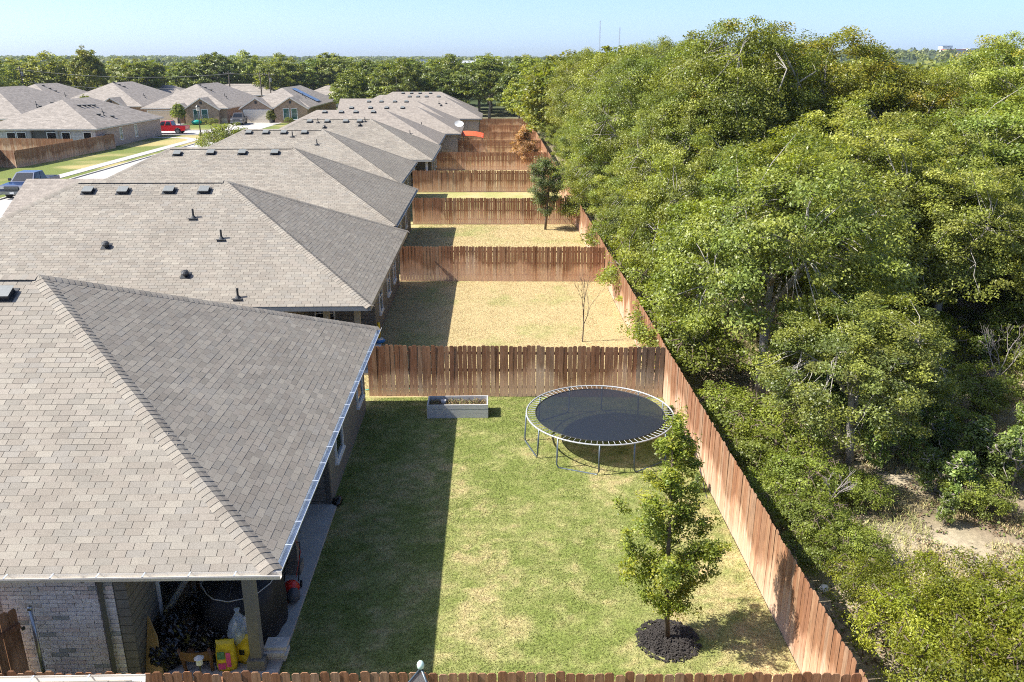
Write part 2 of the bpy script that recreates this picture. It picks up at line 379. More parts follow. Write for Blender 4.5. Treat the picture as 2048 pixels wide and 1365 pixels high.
def dirt_col(x, y):
    n = VN.fbm(x / 2.6, y / 2.6, 4); n2 = VN2.fbm(x / 1.1, y / 1.1, 4)
    c = lerp3(LITTER, SAND, (n - 0.36) * 5.5)
    c = c * (1 - np.clip((n2 - 0.55) * 3, 0, 0.7)[..., None]) + np.array(SCRUB) * np.clip((n2 - 0.55) * 3, 0, 0.7)[..., None]
    far = np.clip((np.hypot(x, y) - 90) / 120, 0, 1)[..., None]
    return c * (1 - far) + np.array((0.055, 0.075, 0.03)) * far
def axis_vals(lo, hi):
    a = list(np.arange(lo, hi, 0.6)); o = [a[0]]; s = 1.0; b = a[0]; l = []
    while b > -4000: b = max(-4000, b - s); l.append(b); s *= 1.25
    r = []; b = a[-1]; s = 1.0
    while b < 4000: b = min(4000, b + s); r.append(b); s *= 1.25
    return np.array(l[::-1] + a + r)
gme = grid('ground', axis_vals(-20, 60), axis_vals(-6, 80), far_h, dirt_col, 'dirt')
g = link('ground', gme); struct(g)

GREEN, STRAW, PALE = (0.185, 0.22, 0.055), (0.46, 0.365, 0.19), (0.33, 0.32, 0.125)
def lawn_col(kind):
    def f(x, y):
        n = VN.fbm(x / 1.5 + 9, y / 2.2 + 4, 5); n2 = VN2.fbm(x / 0.45, y / 0.45, 3)
        if kind == 'green':
            n3 = VN2.fbm(x / 0.22 + 40, y / 0.16, 2); dry = (n - 0.5) * 1.7 + (n2 - 0.5) * 1.2 + (n3 - 0.5) * 1.3 + np.clip((x - 3.4) * 0.28, 0, 0.5) * np.clip((22 - y) / 6, 0, 1) + 0.12
            c = lerp3(GREEN, PALE, dry + 0.3); return lerp3((0, 0, 0), (1, 1, 1), np.ones_like(x)) * (c * (1 - np.clip(dry - 0.35, 0, 1)[..., None]) + np.array(STRAW) * np.clip(dry - 0.35, 0, 1)[..., None])
        if kind == 'straw':
            gr = (n - 0.55) * 2.6 + np.clip((-1.6 - x) * 0.25, 0, 0.35)
            return lerp3(STRAW, PALE, gr * 1.2 + (n2 - 0.5))
        if kind == 'pale': return lerp3(PALE, STRAW, (n - 0.4) * 2.5 + (n2 - 0.5))
        return lerp3((0.14, 0.17, 0.045), (0.36, 0.3, 0.13), (VN.fbm(x / 6, y / 6, 4) - 0.46) * 5 + (n2 - 0.5) * 0.5)   # front lawns
    return f
FX = 5.65                                                   # back fence line
YF = [10.5, 25.75, 41.0, 56.4, 71.0, 85.6, 98.6, 110.8, 122.8, 135.8, 149]   # side fences between the yards
KINDS = ['green', 'straw', 'straw', 'pale', 'straw', 'straw', 'straw', 'straw', 'straw', 'pale']
LAWNS = []
for i in range(10):
    st = 0.12 if i < 2 else 0.3
    me = grid('lawn', np.arange(-7.0, FX + 0.01, st), np.arange(YF[i], YF[i + 1] + 0.01, st), lambda x, y: x * 0 + 0.012 + 0.012 * VN.fbm(x / 0.7, y / 0.7, 2), lawn_col(KINDS[i]), 'lawn')
    struct(link('lawn', me))
me = grid('lawn', np.arange(-7, FX + 0.01, 0.4), np.arange(-6, 10.6, 0.4), lambda x, y: x * 0 + 0.012, lawn_col('green'), 'lawn'); struct(link('lawn', me))
def strip(name, x0, x1, y0, y1, z0, z1, mat):
    b = MB(); b.box(x0, x1, y0, y1, z0, z1); return struct(b.obj(name, mat))
me = grid('front_lawn', np.arange(-31.4, -6.9, 0.6), np.arange(-10, 150, 0.6), lambda x, y: x * 0 + 0.012, lawn_col('front'), 'lawn'); struct(link('front_lawn', me))
me = grid('front_lawn', np.arange(-130, -39.5, 0.6), np.arange(40, 127.6, 0.6), lambda x, y: x * 0 + 0.05, lawn_col('front'), 'lawn'); struct(link('front_lawn', me))
me = grid('front_lawn', np.arange(-130, -20, 0.6), np.arange(136.2, 190, 0.6), lambda x, y: x * 0 + 0.05, lawn_col('front'), 'lawn'); struct(link('front_lawn', me))
def sheet(name, poly, z, mat, thick=0.14):
    b = MB(); b.prism([(x, y, z - thick) for x, y in poly], (0, 0, thick)); return struct(b.obj(name, mat))
R = 4.0
cor = [(-39.5 - R + R * math.cos(a), 127.5 - R + R * math.sin(a)) for a in np.linspace(0, PI / 2, 9)]
b = MB()
b.box(-39.5, -31.2, -20, 136.2, -0.1, 0.03); struct(b.obj('street', 'asphalt_street'))
b = MB(); b.box(-140, -39.5, 127.5, 136.2, -0.1, 0.026); struct(b.obj('cross_street', 'asphalt_street'))
b = MB(); b.box(-39.68, -39.5, 40, 123.5, -0.1, 0.13)
for p, q in zip(cor, cor[1:]): b.bar((p[0], p[1], 0.05), (q[0], q[1], 0.05), 0.18, 0.16)
b.box(-140, -43.5, 127.5, 127.68, -0.1, 0.13); b.box(-140, -30, 136.0, 136.18, -0.1, 0.13); struct(b.obj('kerb', 'concrete'))
sw = [(-41.5, 40), (-41.5, 118)] + [(-41.5 - 5 + 5 * math.cos(a), 118 + 5 * math.sin(a)) for a in np.linspace(0, PI / 2, 8)][1:] + [(-120, 123)]
b = MB()
for p, q in zip(sw, sw[1:]):
    L = math.dist(p, q); n = max(1, int(L / 1.5)) if L < 90 else int(L / 1.5)
    for k in range(n):
        a = Vector(p).lerp(Vector(q), k / n); c = Vector(p).lerp(Vector(q), (k + 1) / n - 0.012 / (L / n) / n)
        b.bar((a.x, a.y, 0.05), (c.x, c.y, 0.05), 1.35, 0.08)
struct(b.obj('sidewalk', 'concrete_pale'))
for (x0, x1, y0, y1) in ((-60.5, -53.5, 136.2, 151), (-45.2, -37.2, 136.2, 154), (-30, -24, 30, 36), (-30, -24, 44, 51), (-31.2, -24, 60, 66), (-31.2, -24, 74, 80), (-31.2, -24, 88, 94)):
    strip('driveway', x0, x1, y0, y1, -0.05, 0.075, 'concrete_pale')

# grass blades on the two nearest lawns (nobody could count them)
def blades(name, x0, x1, y0, y1, n, kind, hgt, wid, seed, skip=None):
    r = np.random.RandomState(seed); x = r.uniform(x0, x1, n); y = r.uniform(y0, y1, n)
    if skip is not None: k = ~skip(x, y); x = x[k]; y = y[k]; n = len(x)
    c = lawn_col(kind)(x, y) * r.uniform(0.65, 1.4, (n, 1)) * (1 + r.uniform(-0.08, 0.08, (n, 3)))
    a = r.uniform(0, 2 * PI, n); h = hgt * r.uniform(0.5, 1.3, n); ln = h * r.uniform(0.2, 1.1, n); la = r.uniform(0, 2 * PI, n)
    dx, dy = np.cos(a) * wid / 2, np.sin(a) * wid / 2; z = np.full(n, 0.012)
    V = np.stack([np.stack([x - dx, y - dy, z], -1), np.stack([x + dx, y + dy, z], -1), np.stack([x + ln * np.cos(la), y + ln * np.sin(la), z + h], -1)], 1).reshape(-1, 3)
    me = fast_mesh(name, V, np.arange(3 * n).reshape(-1, 3), np.repeat(c, 3, 0), 'grass_blade', 3)
    o = link(name, me); o['kind'] = 'stuff'; return o
TREE1 = (3.33, 13.34)
o = blades('grass', -4.1, 5.6, 10.6, 25.7, 300000, 'green', 0.04, 0.013, 1, lambda x, y: (np.hypot(x - TREE1[0], y - TREE1[1]) < 0.62))
tag(o, 'short patchy green grass of the nearest back yard around the trampoline', 'grass')
o = blades('dry_grass', -5.0, 5.6, 25.85, 40.9, 230000, 'straw', 0.035, 0.012, 2); tag(o, 'dry straw coloured grass of the second back yard with the bare sapling', 'grass')
o = blades('dry_grass', -5.0, 5.6, 41.1, 56.3, 90000, 'straw', 0.045, 0.02, 3); tag(o, 'dry straw coloured grass of the third back yard under the small oak', 'grass')

# ------------------------------------------------------------------ roofs and houses
SH_TONES = [(0.251, 0.223, 0.187), (0.266, 0.239, 0.201), (0.24, 0.217, 0.183), (0.277, 0.248, 0.208), (0.254, 0.231, 0.198), (0.27, 0.24, 0.203), (0.233, 0.208, 0.176), (0.292, 0.264, 0.221), (0.251, 0.231, 0.201), (0.259, 0.23, 0.193), (0.244, 0.223, 0.19), (0.277, 0.252, 0.213)]
TW, EXPO = 0.305, 0.14
def roof_planes(x0, x1, y0, y1, ez, p, axis='x', gable=()):
    """four slopes of a hip roof; 'gable' lists the end sides (W/E or S/N) that stop in a gable"""
    if axis == 'x':
        h = (y1 - y0) / 2; iw, ie = (0 if 'W' in gable else 1), (0 if 'E' in gable else 1)
        pl = {'S': ((x0, y0), (1, 0), (0, 1), x1 - x0, iw, ie, h), 'N': ((x1, y1), (-1, 0), (0, -1), x1 - x0, ie, iw, h)}
        if ie: pl['E'] = ((x1, y0), (0, 1), (-1, 0), y1 - y0, 1, 1, h)
        if iw: pl['W'] = ((x0, y1), (0, -1), (1, 0), y1 - y0, 1, 1, h)
    else:
        h = (x1 - x0) / 2; is_, in_ = (0 if 'S' in gable else 1), (0 if 'N' in gable else 1)
        pl = {'E': ((x1, y0), (0, 1), (-1, 0), y1 - y0, is_, in_, h), 'W': ((x0, y1), (0, -1), (1, 0), y1 - y0, in_, is_, h)}
        if is_: pl['S'] = ((x0, y0), (1, 0), (0, 1), x1 - x0, 1, 1, h)
        if in_: pl['N'] = ((x1, y1), (-1, 0), (0, -1), x1 - x0, 1, 1, h)
    return pl, ez + h * p
def plane_pt(pl, s, wv, ez, p, lift=0.0):
    O, u, W, L, a, c, h = pl; k = 1 / math.sqrt(1 + p * p)
    return Vector((O[0] + u[0] * s + W[0] * wv - W[0] * p * k * lift, O[1] + u[1] * s + W[1] * wv - W[1] * p * k * lift, ez + wv * p + k * lift))
SHINGLE_ME = None
def shingle_meshes(p):
    """one full tab in local coordinates (x along the course, y up the slope), one mesh for each tone"""
    out = []
    for tcol in SH_TONES:
        b = MB(); b.cur = tcol; w2, l = TW / 2 - 0.005, EXPO + 0.012
        a = [(-w2, 0, 0.008), (w2, 0, 0.008), (w2, l, 0.005), (-w2, l, 0.005)]; q = [(-w2, 0, -0.004), (w2, 0, -0.004), (w2, l, -0.004), (-w2, l, -0.004)]
        b.face(a); b.face([q[0], q[1], a[1], a[0]]); b.face([q[1], q[2], a[2], a[1]]); b.face([q[3], q[0], a[0], a[3]])
        out.append(b.mesh('shingle', 'asphalt_shingle'))
    return out
SHINGLE_ME = shingle_meshes(0.5)
rs = random.Random(5)
def tone(i):
    t = rs.choice(SH_TONES) if rs.random() < 0.75 else SH_TONES[(i * 5) % 12]
    f = rs.uniform(0.92, 1.08); return tuple(c * f for c in t)
def lay_shingles(roof, planes, names, ez, p, parts=0, visible=None):
    k = math.sqrt(1 + p * p); e = EXPO / k; b = MB(); cand = []
    rest = []
    for nm in names:
        pl = planes[nm]; O, u, W, L, ia, ic, h = pl; n = int(h / e)
        for i in range(n):
            w0, w1 = i * e, min(h, (i + 1) * e + 0.012 / k); lo0, hi0 = w0 * ia, L - w0 * ic; lo1, hi1 = w1 * ia, L - w1 * ic
            s = lo0 - ((i % 2) * 0.5 + 0.13 * ((i * 7) % 3)) * TW - 0.0
            s = math.floor(s / TW) * TW + ((i % 2) * 0.5 + 0.1 * ((i * 7) % 3)) * TW
            while s < hi0:
                a0, b0 = max(s + 0.005, lo0), min(s + TW - 0.005, hi0); a1, b1 = max(s + 0.005, lo1), min(s + TW - 0.005, hi1)
                if b0 - a0 > 0.02:
                    full = a0 == s + 0.005 and b0 == s + TW - 0.005 and a1 == a0 and b1 == b0
                    rest.append((nm, s, w0, w1, a0, b0, a1, max(b1, a1 + 0.001), full))
                s += TW
    chosen = set()
    if parts:
        for j, r_ in enumerate(rest):
            if not r_[8]: continue
            c = plane_pt(planes[r_[0]], r_[1] + TW / 2, r_[2], ez, p); q = proj(*c)
            if 0 < q[0] < 2048 and 0 < q[1] < 1365 and (visible is None or visible(*q)): cand.append(((c - Vector((0, 0, CAM_H))).length, j))
        cand.sort(); chosen = {j for _, j in cand[:parts]}
    for j, (nm, s, w0, w1, a0, b0, a1, b1, full) in enumerate(rest):
        pl = planes[nm]
        if j in chosen:
            c = plane_pt(pl, s + TW / 2, w0, ez, p, rs.uniform(0, 0.003)); u = Vector((*pl[1], 0)); v = Vector((pl[2][0], pl[2][1], p)).normalized()
            o = link('shingle', SHINGLE_ME[rs.randrange(12)], roof); o.matrix_local = Matrix.Translation(c) @ Matrix((u, v, u.cross(v))).transposed().to_4x4()
        else:
            b.cur = tone(j); lf = (0.01 if nm == 'S' else 0.0075) + rs.uniform(-0.002, 0.003)
            A, B_, C, D = plane_pt(pl, a0, w0, ez, p, lf), plane_pt(pl, b0, w0, ez, p, lf), plane_pt(pl, b1, w1, ez, p, 0.005), plane_pt(pl, a1, w1, ez, p, 0.005)
            E, F_ = plane_pt(pl, a0, w0, ez, p, -0.004), plane_pt(pl, b0, w0, ez, p, -0.004); G, H_ = plane_pt(pl, b1, w1, ez, p, -0.004), plane_pt(pl, a1, w1, ez, p, -0.004)
            b.face([A, B_, C, D]); b.face([E, F_, B_, A]); b.face([F_, G, C, B_]); b.face([H_, E, A, D])
    o = b.obj('shingles', 'asphalt_shingle', roof); o['kind'] = 'stuff'
def caps(roof, a, b_, single=False, bend=0.085):
    """row of bent cap shingles along a hip or ridge"""
    a, b_ = Vector(a), Vector(b_); dd = (b_ - a); L = dd.length; dd.normalize(); r = dd.cross(Vector((0, 0, 1))).normalized(); u = r.cross(dd)
    mb = MB(); n = int(L / 0.14)
    def piece(m, o):
        pr = [(-0.19, -bend), (-0.1, -bend * 0.45), (0, 0), (0.1, -bend * 0.45), (0.19, -bend)]
        f0 = [o + r * x + u * (y + 0.036) for x, y in pr]; f1 = [o + dd * 0.2 + r * x * 0.97 + u * (y + 0.024) for x, y in pr]
        for i in range(4): m.face([f0[i], f0[i + 1], f1[i + 1], f1[i]])
        lo = [q - u * 0.02 for q in f0]
        for i in range(4): m.face([lo[i], lo[i + 1], f0[i + 1], f0[i]])
    for i in range(n):
        o = a + dd * (i * 0.14)
        if single:
            m = MB(); m.cur = tone(i); piece(m, o); m.obj('ridge_cap', 'asphalt_shingle', roof)
        else: mb.cur = tone(i); piece(mb, o)
    if not single: oo = mb.obj('ridge_caps', 'asphalt_shingle', roof); oo['kind'] = 'stuff'
def roof_deck(house, planes, ez, p, matmap, thick=0.0, name='roof'):
    b = MB(); mats = []
    for nm, pl in planes.items():
        mt = matmap.get(nm, matmap['*'])
        if mt not in mats: mats.append(mt)
        b.m = mats.index(mt); O, u, W, L, ia, ic, h = pl; k = math.sqrt(1 + p * p)
        pts = [plane_pt(pl, 0, 0, ez, p), plane_pt(pl, L, 0, ez, p), plane_pt(pl, L - h * ic, h, ez, p), plane_pt(pl, h * ia, h, ez, p)]
        uv = [(0, 0), (L, 0), (L - h * ic, h * k), (h * ia, h * k)]
        if (L - h * ic) - h * ia < 0.01: pts, uv = pts[:3], uv[:3]
        b.face(pts, uv)
    return b.obj(name, mats, house)
def eaves(house, x0, x1, y0, y1, ez, fas='fascia_grey', hgt=0.17, ovh=0.45):
    b = MB(); t = 0.03
    b.box(x0, x1, y0, y0 + t, ez - hgt, ez - 0.004); b.box(x0, x1, y1 - t, y1, ez - hgt, ez - 0.004)
    b.box(x0, x0 + t, y0 + t, y1 - t, ez - hgt, ez - 0.004); b.box(x1 - t, x1, y0 + t, y1 - t, ez - hgt, ez - 0.004); b.obj('fascia', fas, house)
    b = MB(); b.box(x0 + t, x1 - t, y0 + t, y1 - t, ez - hgt + 0.01, ez - hgt + 0.03); b.obj('soffit', 'soffit', house)
def gutter(house, a, b_, out, straps=True, mat='gutter_metal'):
    a, b_, out = Vector(a), Vector(b_), Vector(out); m = MB(); z = Vector((0, 0, 1))
    pr = [(0.0, 0.0), (0.0, -0.1), (0.1, -0.1), (0.13, -0.03), (0.13, 0.0), (0.122, 0.0), (0.122, -0.03), (0.095, -0.09), (0.008, -0.09), (0.008, 0.0)]
    A = [a + out * x + z * y for x, y in pr]; B_ = [b_ + out * x + z * y for x, y in pr]
    for i in range(len(pr)): j = (i + 1) % len(pr); m.face([A[i], A[j], B_[j], B_[i]])
    m.face(A[::-1]); m.face(B_); go = m.obj('gutter', mat, house)
    if straps:
        n = int((b_ - a).length / 0.75)
        for i in range(1, n):
            c = a.lerp(b_, i / n); s_ = MB(); s_.obox(c + out * 0.064 + z * 0.006, out * 0.066, (b_ - a).normalized() * 0.012, z * 0.003); s_.obj('gutter_strap', 'gutter_metal', go)
def window(house, c, facing, wd, ht, frame='white_paint', pane='glass_dark', t=0.05, rail=True):
    """c = centre on the wall plane, facing = outward unit vector (horizontal)"""
    n = Vector(facing); r = n.cross(Vector((0, 0, 1))); z = Vector((0, 0, 1)); c = Vector(c); b = MB()
    for sgn in (-1, 1):
        b.obox(c + r * sgn * (wd / 2 - t / 2) + n * 0.02, r * (t / 2), n * 0.03, z * (ht / 2)); b.obox(c + z * sgn * (ht / 2 - t / 2) + n * 0.02, r * (wd / 2 - t), n * 0.028, z * (t / 2))
    if rail: b.obox(c + n * 0.016, r * (wd / 2 - t), n * 0.022, z * 0.02)
    wn = b.obj('window', frame, house)
    p = MB(); p.obox(c + n * 0.006, r * (wd / 2 - t), n * 0.006, z * (ht / 2 - t)); p.obj('pane', pane, wn)
    s_ = MB(); s_.obox(c - z * (ht / 2 + 0.03) + n * 0.035, r * (wd / 2 + 0.05), n * 0.05, z * 0.028); s_.obj('sill', frame, wn)
    return wn
_vm = {}
def vent_mesh(kind):
    if kind in _vm: return _vm[kind]
    b = MB()
    if kind == 'box':
        b.m = 1; b.prism([(-0.24, -0.2, 0.13), (-0.24, 0.2, 0.13), (-0.2, 0.2, 0.17), (-0.2, -0.2, 0.17)], (0.44, 0, 0)); b.m = 0
        b.box(-0.21, 0.21, -0.17, 0.17, 0, 0.13); b.box(-0.3, 0.3, -0.26, 0.26, 0, 0.012); mats = ['black_metal', 'vent_grey']
    elif kind == 'pipe':
        b.box(-0.2, 0.2, -0.22, 0.2, 0, 0.012); b.lathe((0, 0, 0), [(0.13, 0.012), (0.06, 0.12), (0.045, 0.13), (0.045, 0.45), (0.02, 0.46)], 10); mats = ['black_metal']
    else:
        b.box(-0.2, 0.2, -0.2, 0.2, 0, 0.012); b.lathe((0, 0, 0), [(0.1, 0.012), (0.1, 0.12), (0.15, 0.13), (0.15, 0.2), (0.08, 0.25), (0.01, 0.26)], 10); mats = ['black_metal']
    _vm[kind] = b.mesh('roof_vent', mats); return _vm[kind]
def put_vent(roof, pl, ez, p, px, py, kind, yr):
    """on the south slope under a photo pixel"""
    v = ray(px, py); O = pl[0]; t = (ez + (0 - O[1]) * p - CAM_H) / (v.z - v.y * p)
    x, y = v.x * t, v.y * t
    top = yr - (0.45 if kind == 'box' else 0.25)
    if y > top: y = top
    z = ez + (y - O[1]) * p + 0.012
    o = link('vent_pipe' if kind == 'pipe' else 'roof_vent', vent_mesh(kind), roof, (x, y, z)); o.scale = (0.88, 0.88, 0.8)
    o.rotation_euler = (0, 0, 0) if kind == 'pipe' else (math.atan(p), 0, 0)
    if kind == 'pipe': o.location.z -= 0.03

P1 = 0.515
# eave rectangles of the row of houses beside the yards: x of the garden-side eave, y range, length to the street side
ROW = [dict(x1=-3.7, y=(11.95, 25.2), rl=-19.5), dict(x1=-4.25, y=(27.6, 40.8), rl=-16.7), dict(x1=-5.0, y=(42.2, 55.0), rl=-18.3), dict(x1=-6.3, y=(57.2, 69.8), rl=-18.3),
       dict(x1=-5.1, y=(71.6, 83.5), rl=-17.0), dict(x1=-5.35, y=(85.0, 97.0), rl=-18.5), dict(x1=-3.6, y=(97.5, 108.6), rl=-17.5), dict(x1=-4.6, y=(110, 121.6), rl=-16.0),
       dict(x1=-1.5, y=(122.7, 134.8), rl=-16.7), dict(x1=-2.4, y=(136, 148), rl=-16.3)]
VENTS = {0: [(8, 592, 'box')],
 1: [(177, 384, 'box'), (247, 384, 'box'), (339, 383, 'box'), (409, 383, 'box'), (387, 436, 'pipe'), (443, 478, 'pipe'), (476, 596, 'pipe'), (213, 494, 'dome'), (372, 552, 'dome')],
 2: [(355, 309, 'box'), (422, 307, 'box'), (485, 307, 'box'), (550, 307, 'box')],
 3: [(498, 266, 'box'), (532, 266, 'box'), (568, 266, 'box'), (609, 266, 'box'), (585, 273, 'pipe'), (634, 289, 'pipe')],
 4: [(620, 242, 'box'), (655, 242, 'box'), (692, 242, 'box'), (720, 241, 'box'), (636, 245, 'pipe'), (730, 243, 'pipe'), (649, 256, 'dome'), (720, 252, 'dome')],
 5: [(650, 223, 'box'), (683, 223, 'box'), (712, 223, 'box'), (747, 223, 'box'), (820, 268, 'pipe')],
 6: [(704, 212, 'box'), (742, 211, 'box'), (774, 211, 'box'), (806, 211, 'box'), (843, 251, 'pipe')],
 7: [(738, 202, 'box'), (763, 202, 'box'), (790, 202, 'box'), (813, 202, 'box')],
 8: [(819, 194, 'box'), (836, 194, 'box'), (853, 194, 'box'), (877, 194, 'box'), (878, 207, 'pipe'), (892, 207, 'pipe'), (882, 212, 'dome')],
 9: [(806, 187, 'box'), (823, 187, 'box'), (840, 187, 'box'), (861, 187, 'box')]}
HL = ['nearest house of the row, hip roof over the patio with the black cover', 'second house of the row, wide hip roof with four box vents below its ridge',
      'third house of the row, hip roof with a lower wing toward the street', 'fourth house of the row, beside the narrow strip of pale grass', 'fifth house of the row, with a white post under the corner of its patio roof',
      'sixth house of the row, between the white patio post and the satellite dish house', 'house of the row with the satellite dish on its eave corner', 'house just behind the satellite dish house, eaves hidden by it', 'house with a white brick side wall beyond the satellite dish', 'farthest house of the row, hip roof against the dark trees']
EZ = 2.65
EAVE_Y0 = {}
for i, hd in enumerate(ROW):
    x1, (y0, y1) = hd['x1'], hd['y']; h = (y1 - y0) / 2; x0 = hd['rl'] - h; yr = (y0 + y1) / 2
    hs = thing('house', HL[i], 'house', (0, 0, 0), group='houses in the row beside the yards')
    p = P1 if i < 3 else 0.5
    planes, zr = roof_planes(x0, x1, y0, y1, EZ, p)
    near = i < 5
    rf = roof_deck(hs, planes, EZ, p, {'S': 'deck_dark', 'E': 'deck_dark', '*': 'shingle_far'} if near else {'*': 'shingle_far'})
    if near:
        vis = None
        if i == 1: vis = lambda a, b_: b_ < 552 + max(0, a - 75) * 0.142
        if i == 2: vis = lambda a, b_: (b_ < 366 if a < 450 else b_ < 366 + (a - 450) * 0.25)
        lay_shingles(rf, planes, ('S', 'E'), EZ, p, 300 if i < 3 else 0, vis)
        hip1, hip2, rid = (x1, y0, EZ), (x1, y1, EZ), (x1 - h, yr, zr)
        caps(rf, hip1, rid, single=(i == 0)); caps(rf, hip2, rid); caps(rf, (x0 + h, yr, zr), rid, bend=0.07); caps(rf, (x0, y0, EZ), (x0 + h, yr, zr))
    for q in VENTS.get(i, []): put_vent(rf, planes['S'], EZ, p, q[0], q[1], q[2], yr)
    eaves(hs, x0, x1, y0, y1, EZ, 'fascia_light' if i in (0, 4) else 'fascia_grey')
    wx1, wy0, wy1, wx0 = x1 - 0.45, y0 + 0.45, y1 - 0.45, x0 + 0.45
    zt = EZ - 0.16
    if i == 0:      # patio recess at the near garden-side corner
        b = MB(); b.box(wx0, -8.62, wy0, wy0 + 0.2, 0, zt); b.obj('brick_wall', 'brick_white_far', hs)
        b = MB(); b.box(-8.62, -6.63, wy0 + 0.03, wy0 + 0.2, 0, zt); mw = b.obj('mortar', 'trim_dark', hs)
        rb = random.Random(2); bm_ = []
        for tcol in ((0.74, 0.69, 0.66), (0.8, 0.76, 0.73), (0.68, 0.63, 0.61), (0.72, 0.62, 0.58), (0.38, 0.39, 0.38), (0.77, 0.72, 0.7), (0.6, 0.54, 0.5)):
            m_ = MB(); m_.cur = tcol; m_.box(-0.137, 0.137, -0.045, 0.045, -0.038, 0.038); bm_.append(m_.mesh('brick', 'brick_piece'))
        row = 0; z = 0.05
        while z < zt - 0.02:
            xx = -8.5 - (0.1425 if row % 2 else 0.0)
            while xx < -6.7:
                o = link('brick', bm_[rb.choices(range(7), (5, 5, 4, 2, 1.3, 4, 1))[0]], mw, (xx, wy0 + 0.055 + rb.uniform(-0.003, 0.003), z)); xx += 0.285
            if row % 2: o = link('brick', bm_[rb.choice((0, 1, 2, 3, 5))], mw, (-6.72, wy0 + 0.056, z)); o.scale.x = 0.48
            row += 1; z += 0.0865
        b = MB(); b.box(wx0, wx1, wy1 - 0.2, wy1, 0, zt); b.box(wx0, wx0 + 0.2, wy0 + 0.2, wy1 - 0.2, 0, zt); b.obj('brick_wall', 'brick_white_far', hs)
        b = MB(); b.box(-6.63, -6.42, wy0 + 0.012, 18.7, 0, zt); b.obj('patio_wall', 'siding_taupe', hs)
        b = MB(); b.box(-6.42, wx1, 18.6, 18.72, 0, zt); b.obj('patio_wall', 'siding_taupe', hs)
        b = MB(); b.box(wx1 - 0.2, wx1 - 0.02, 18.72, wy1 - 0.2, 0, zt); sd = b.obj('side_wall', 'trim_taupe', hs)
        for k in range(14):
            m_ = MB(); zz = k * 0.178; m_.prism([(wx1 - 0.02, 18.72, zz), (wx1 + 0.012, 18.72, zz), (wx1 - 0.005, 18.72, zz + 0.176), (wx1 - 0.02, 18.72, zz + 0.176)], (0, wy1 - 18.72, 0)); m_.obj('siding_board', 'trim_taupe', sd)
        b = MB(); b.box(wx1 - 0.09, wx1 + 0.02, 18.58, 18.715, 0, zt); b.obj('corner_trim', 'trim_dark', hs)
        for yy in (20.0, 23.6): window(hs, (wx1 + 0.012, yy, 1.45), (1, 0, 0), 1.0, 1.3)
        window(hs, (-6.42, 14.25, 1.35), (1, 0, 0), 1.5, 1.5)
        b = MB(); b.box(-6.42, -4.0, 12.42, 18.6, -0.05, 0.1); b.obj('patio_slab', 'concrete', hs)
        for yy in (12.72, 15.72):
            b = MB(); b.box(-4.5, -4.3, yy - 0.1, yy + 0.1, 0.32, zt); b.box(-4.56, -4.24, yy - 0.16, yy + 0.16, 0.1, 0.32); b.obj('patio_post', 'trim_taupe', hs)
        b = MB(); b.box(-6.42, -4.24, wy0, wy0 + 0.14, zt - 0.12, zt); b.box(-4.46, -4.3, wy0 + 0.14, 18.6, zt - 0.12, zt); b.obj('patio_beam', 'trim_taupe', hs)
        gutter(hs, (x0, y0, EZ + 0.0), (x1 + 0.13, y0, EZ), (0, -1, 0), True, 'gutter_paint'); gutter(hs, (x1, y0, EZ), (x1, y1, EZ), (1, 0, 0))
        b = MB(); b.tube([(-6.85, y0 - 0.06, EZ - 0.1), (-6.85, wy0 - 0.03, EZ - 0.35), (-6.85, wy0 - 0.06, 0.15), (-6.85, wy0 - 0.3, 0.06)], 0.05, 4); b.obj('downspout', 'trim_dark', hs)
    else:
        rec = i in (1, 4)
        yb = wy0 + 3.6
        wall = 'brick_white_far' if i in (0, 1, 5, 6, 8, 9) else 'siding_taupe'
        b = MB(); b.box(wx0, wx1 - (2.6 if rec else 0), wy0, wy0 + 0.2, 0, zt); b.obj('front_wall', wall, hs)
        b = MB(); b.box(wx0, wx1, wy1 - 0.2, wy1, 0, zt); b.box(wx0, wx0 + 0.2, wy0 + 0.2, wy1 - 0.2, 0, zt); b.obj('wall', wall, hs)
        b = MB(); b.box(wx1 - 0.2, wx1, (yb + 0.2 if rec else wy0 + 0.2), wy1 - 0.2, 0, zt); b.obj('side_wall', 'siding_taupe', hs)
        if rec:
            b = MB(); b.box(wx1 - 2.8, wx1 - 2.6, wy0 + 0.2, yb, 0, zt); b.box(wx1 - 2.6, wx1, yb, yb + 0.2, 0, zt); b.obj('patio_wall', 'siding_taupe', hs)
            b = MB(); b.box(wx1 - 2.6, wx1 + 0.25, wy0 - 0.2, yb, -0.05, 0.1); b.obj('patio_slab', 'concrete', hs)
            for xx, yy in ((wx1 - 0.12, wy0 + 0.1), (wx1 - 1.2, wy0 + 0.1)) if i == 1 else ((wx1 - 1.2, wy0 + 0.1), (wx1 - 0.1, wy0 + 0.1)):
                b = MB(); b.box(xx - 0.1, xx + 0.1, yy - 0.09, yy + 0.09, 0.1, zt); b.obj('patio_post', 'trim_taupe' if i == 1 else 'white_paint', hs)
            window(hs, (wx1 - 2.0, yb, 1.2), (0, -1, 0), 0.8, 1.4)
        for yy in ((y0 + 5.6, y0 + 8.3, y0 + 10.6) if rec else (y0 + 3, y0 + 6.2, y0 + 9.3)): window(hs, (wx1, yy, 1.45), (1, 0, 0), 0.9, 1.3)
        if i in (2, 3, 4, 5): gutter(hs, (x1, y0, EZ), (x1, y1, EZ), (1, 0, 0), False, 'fascia_grey')
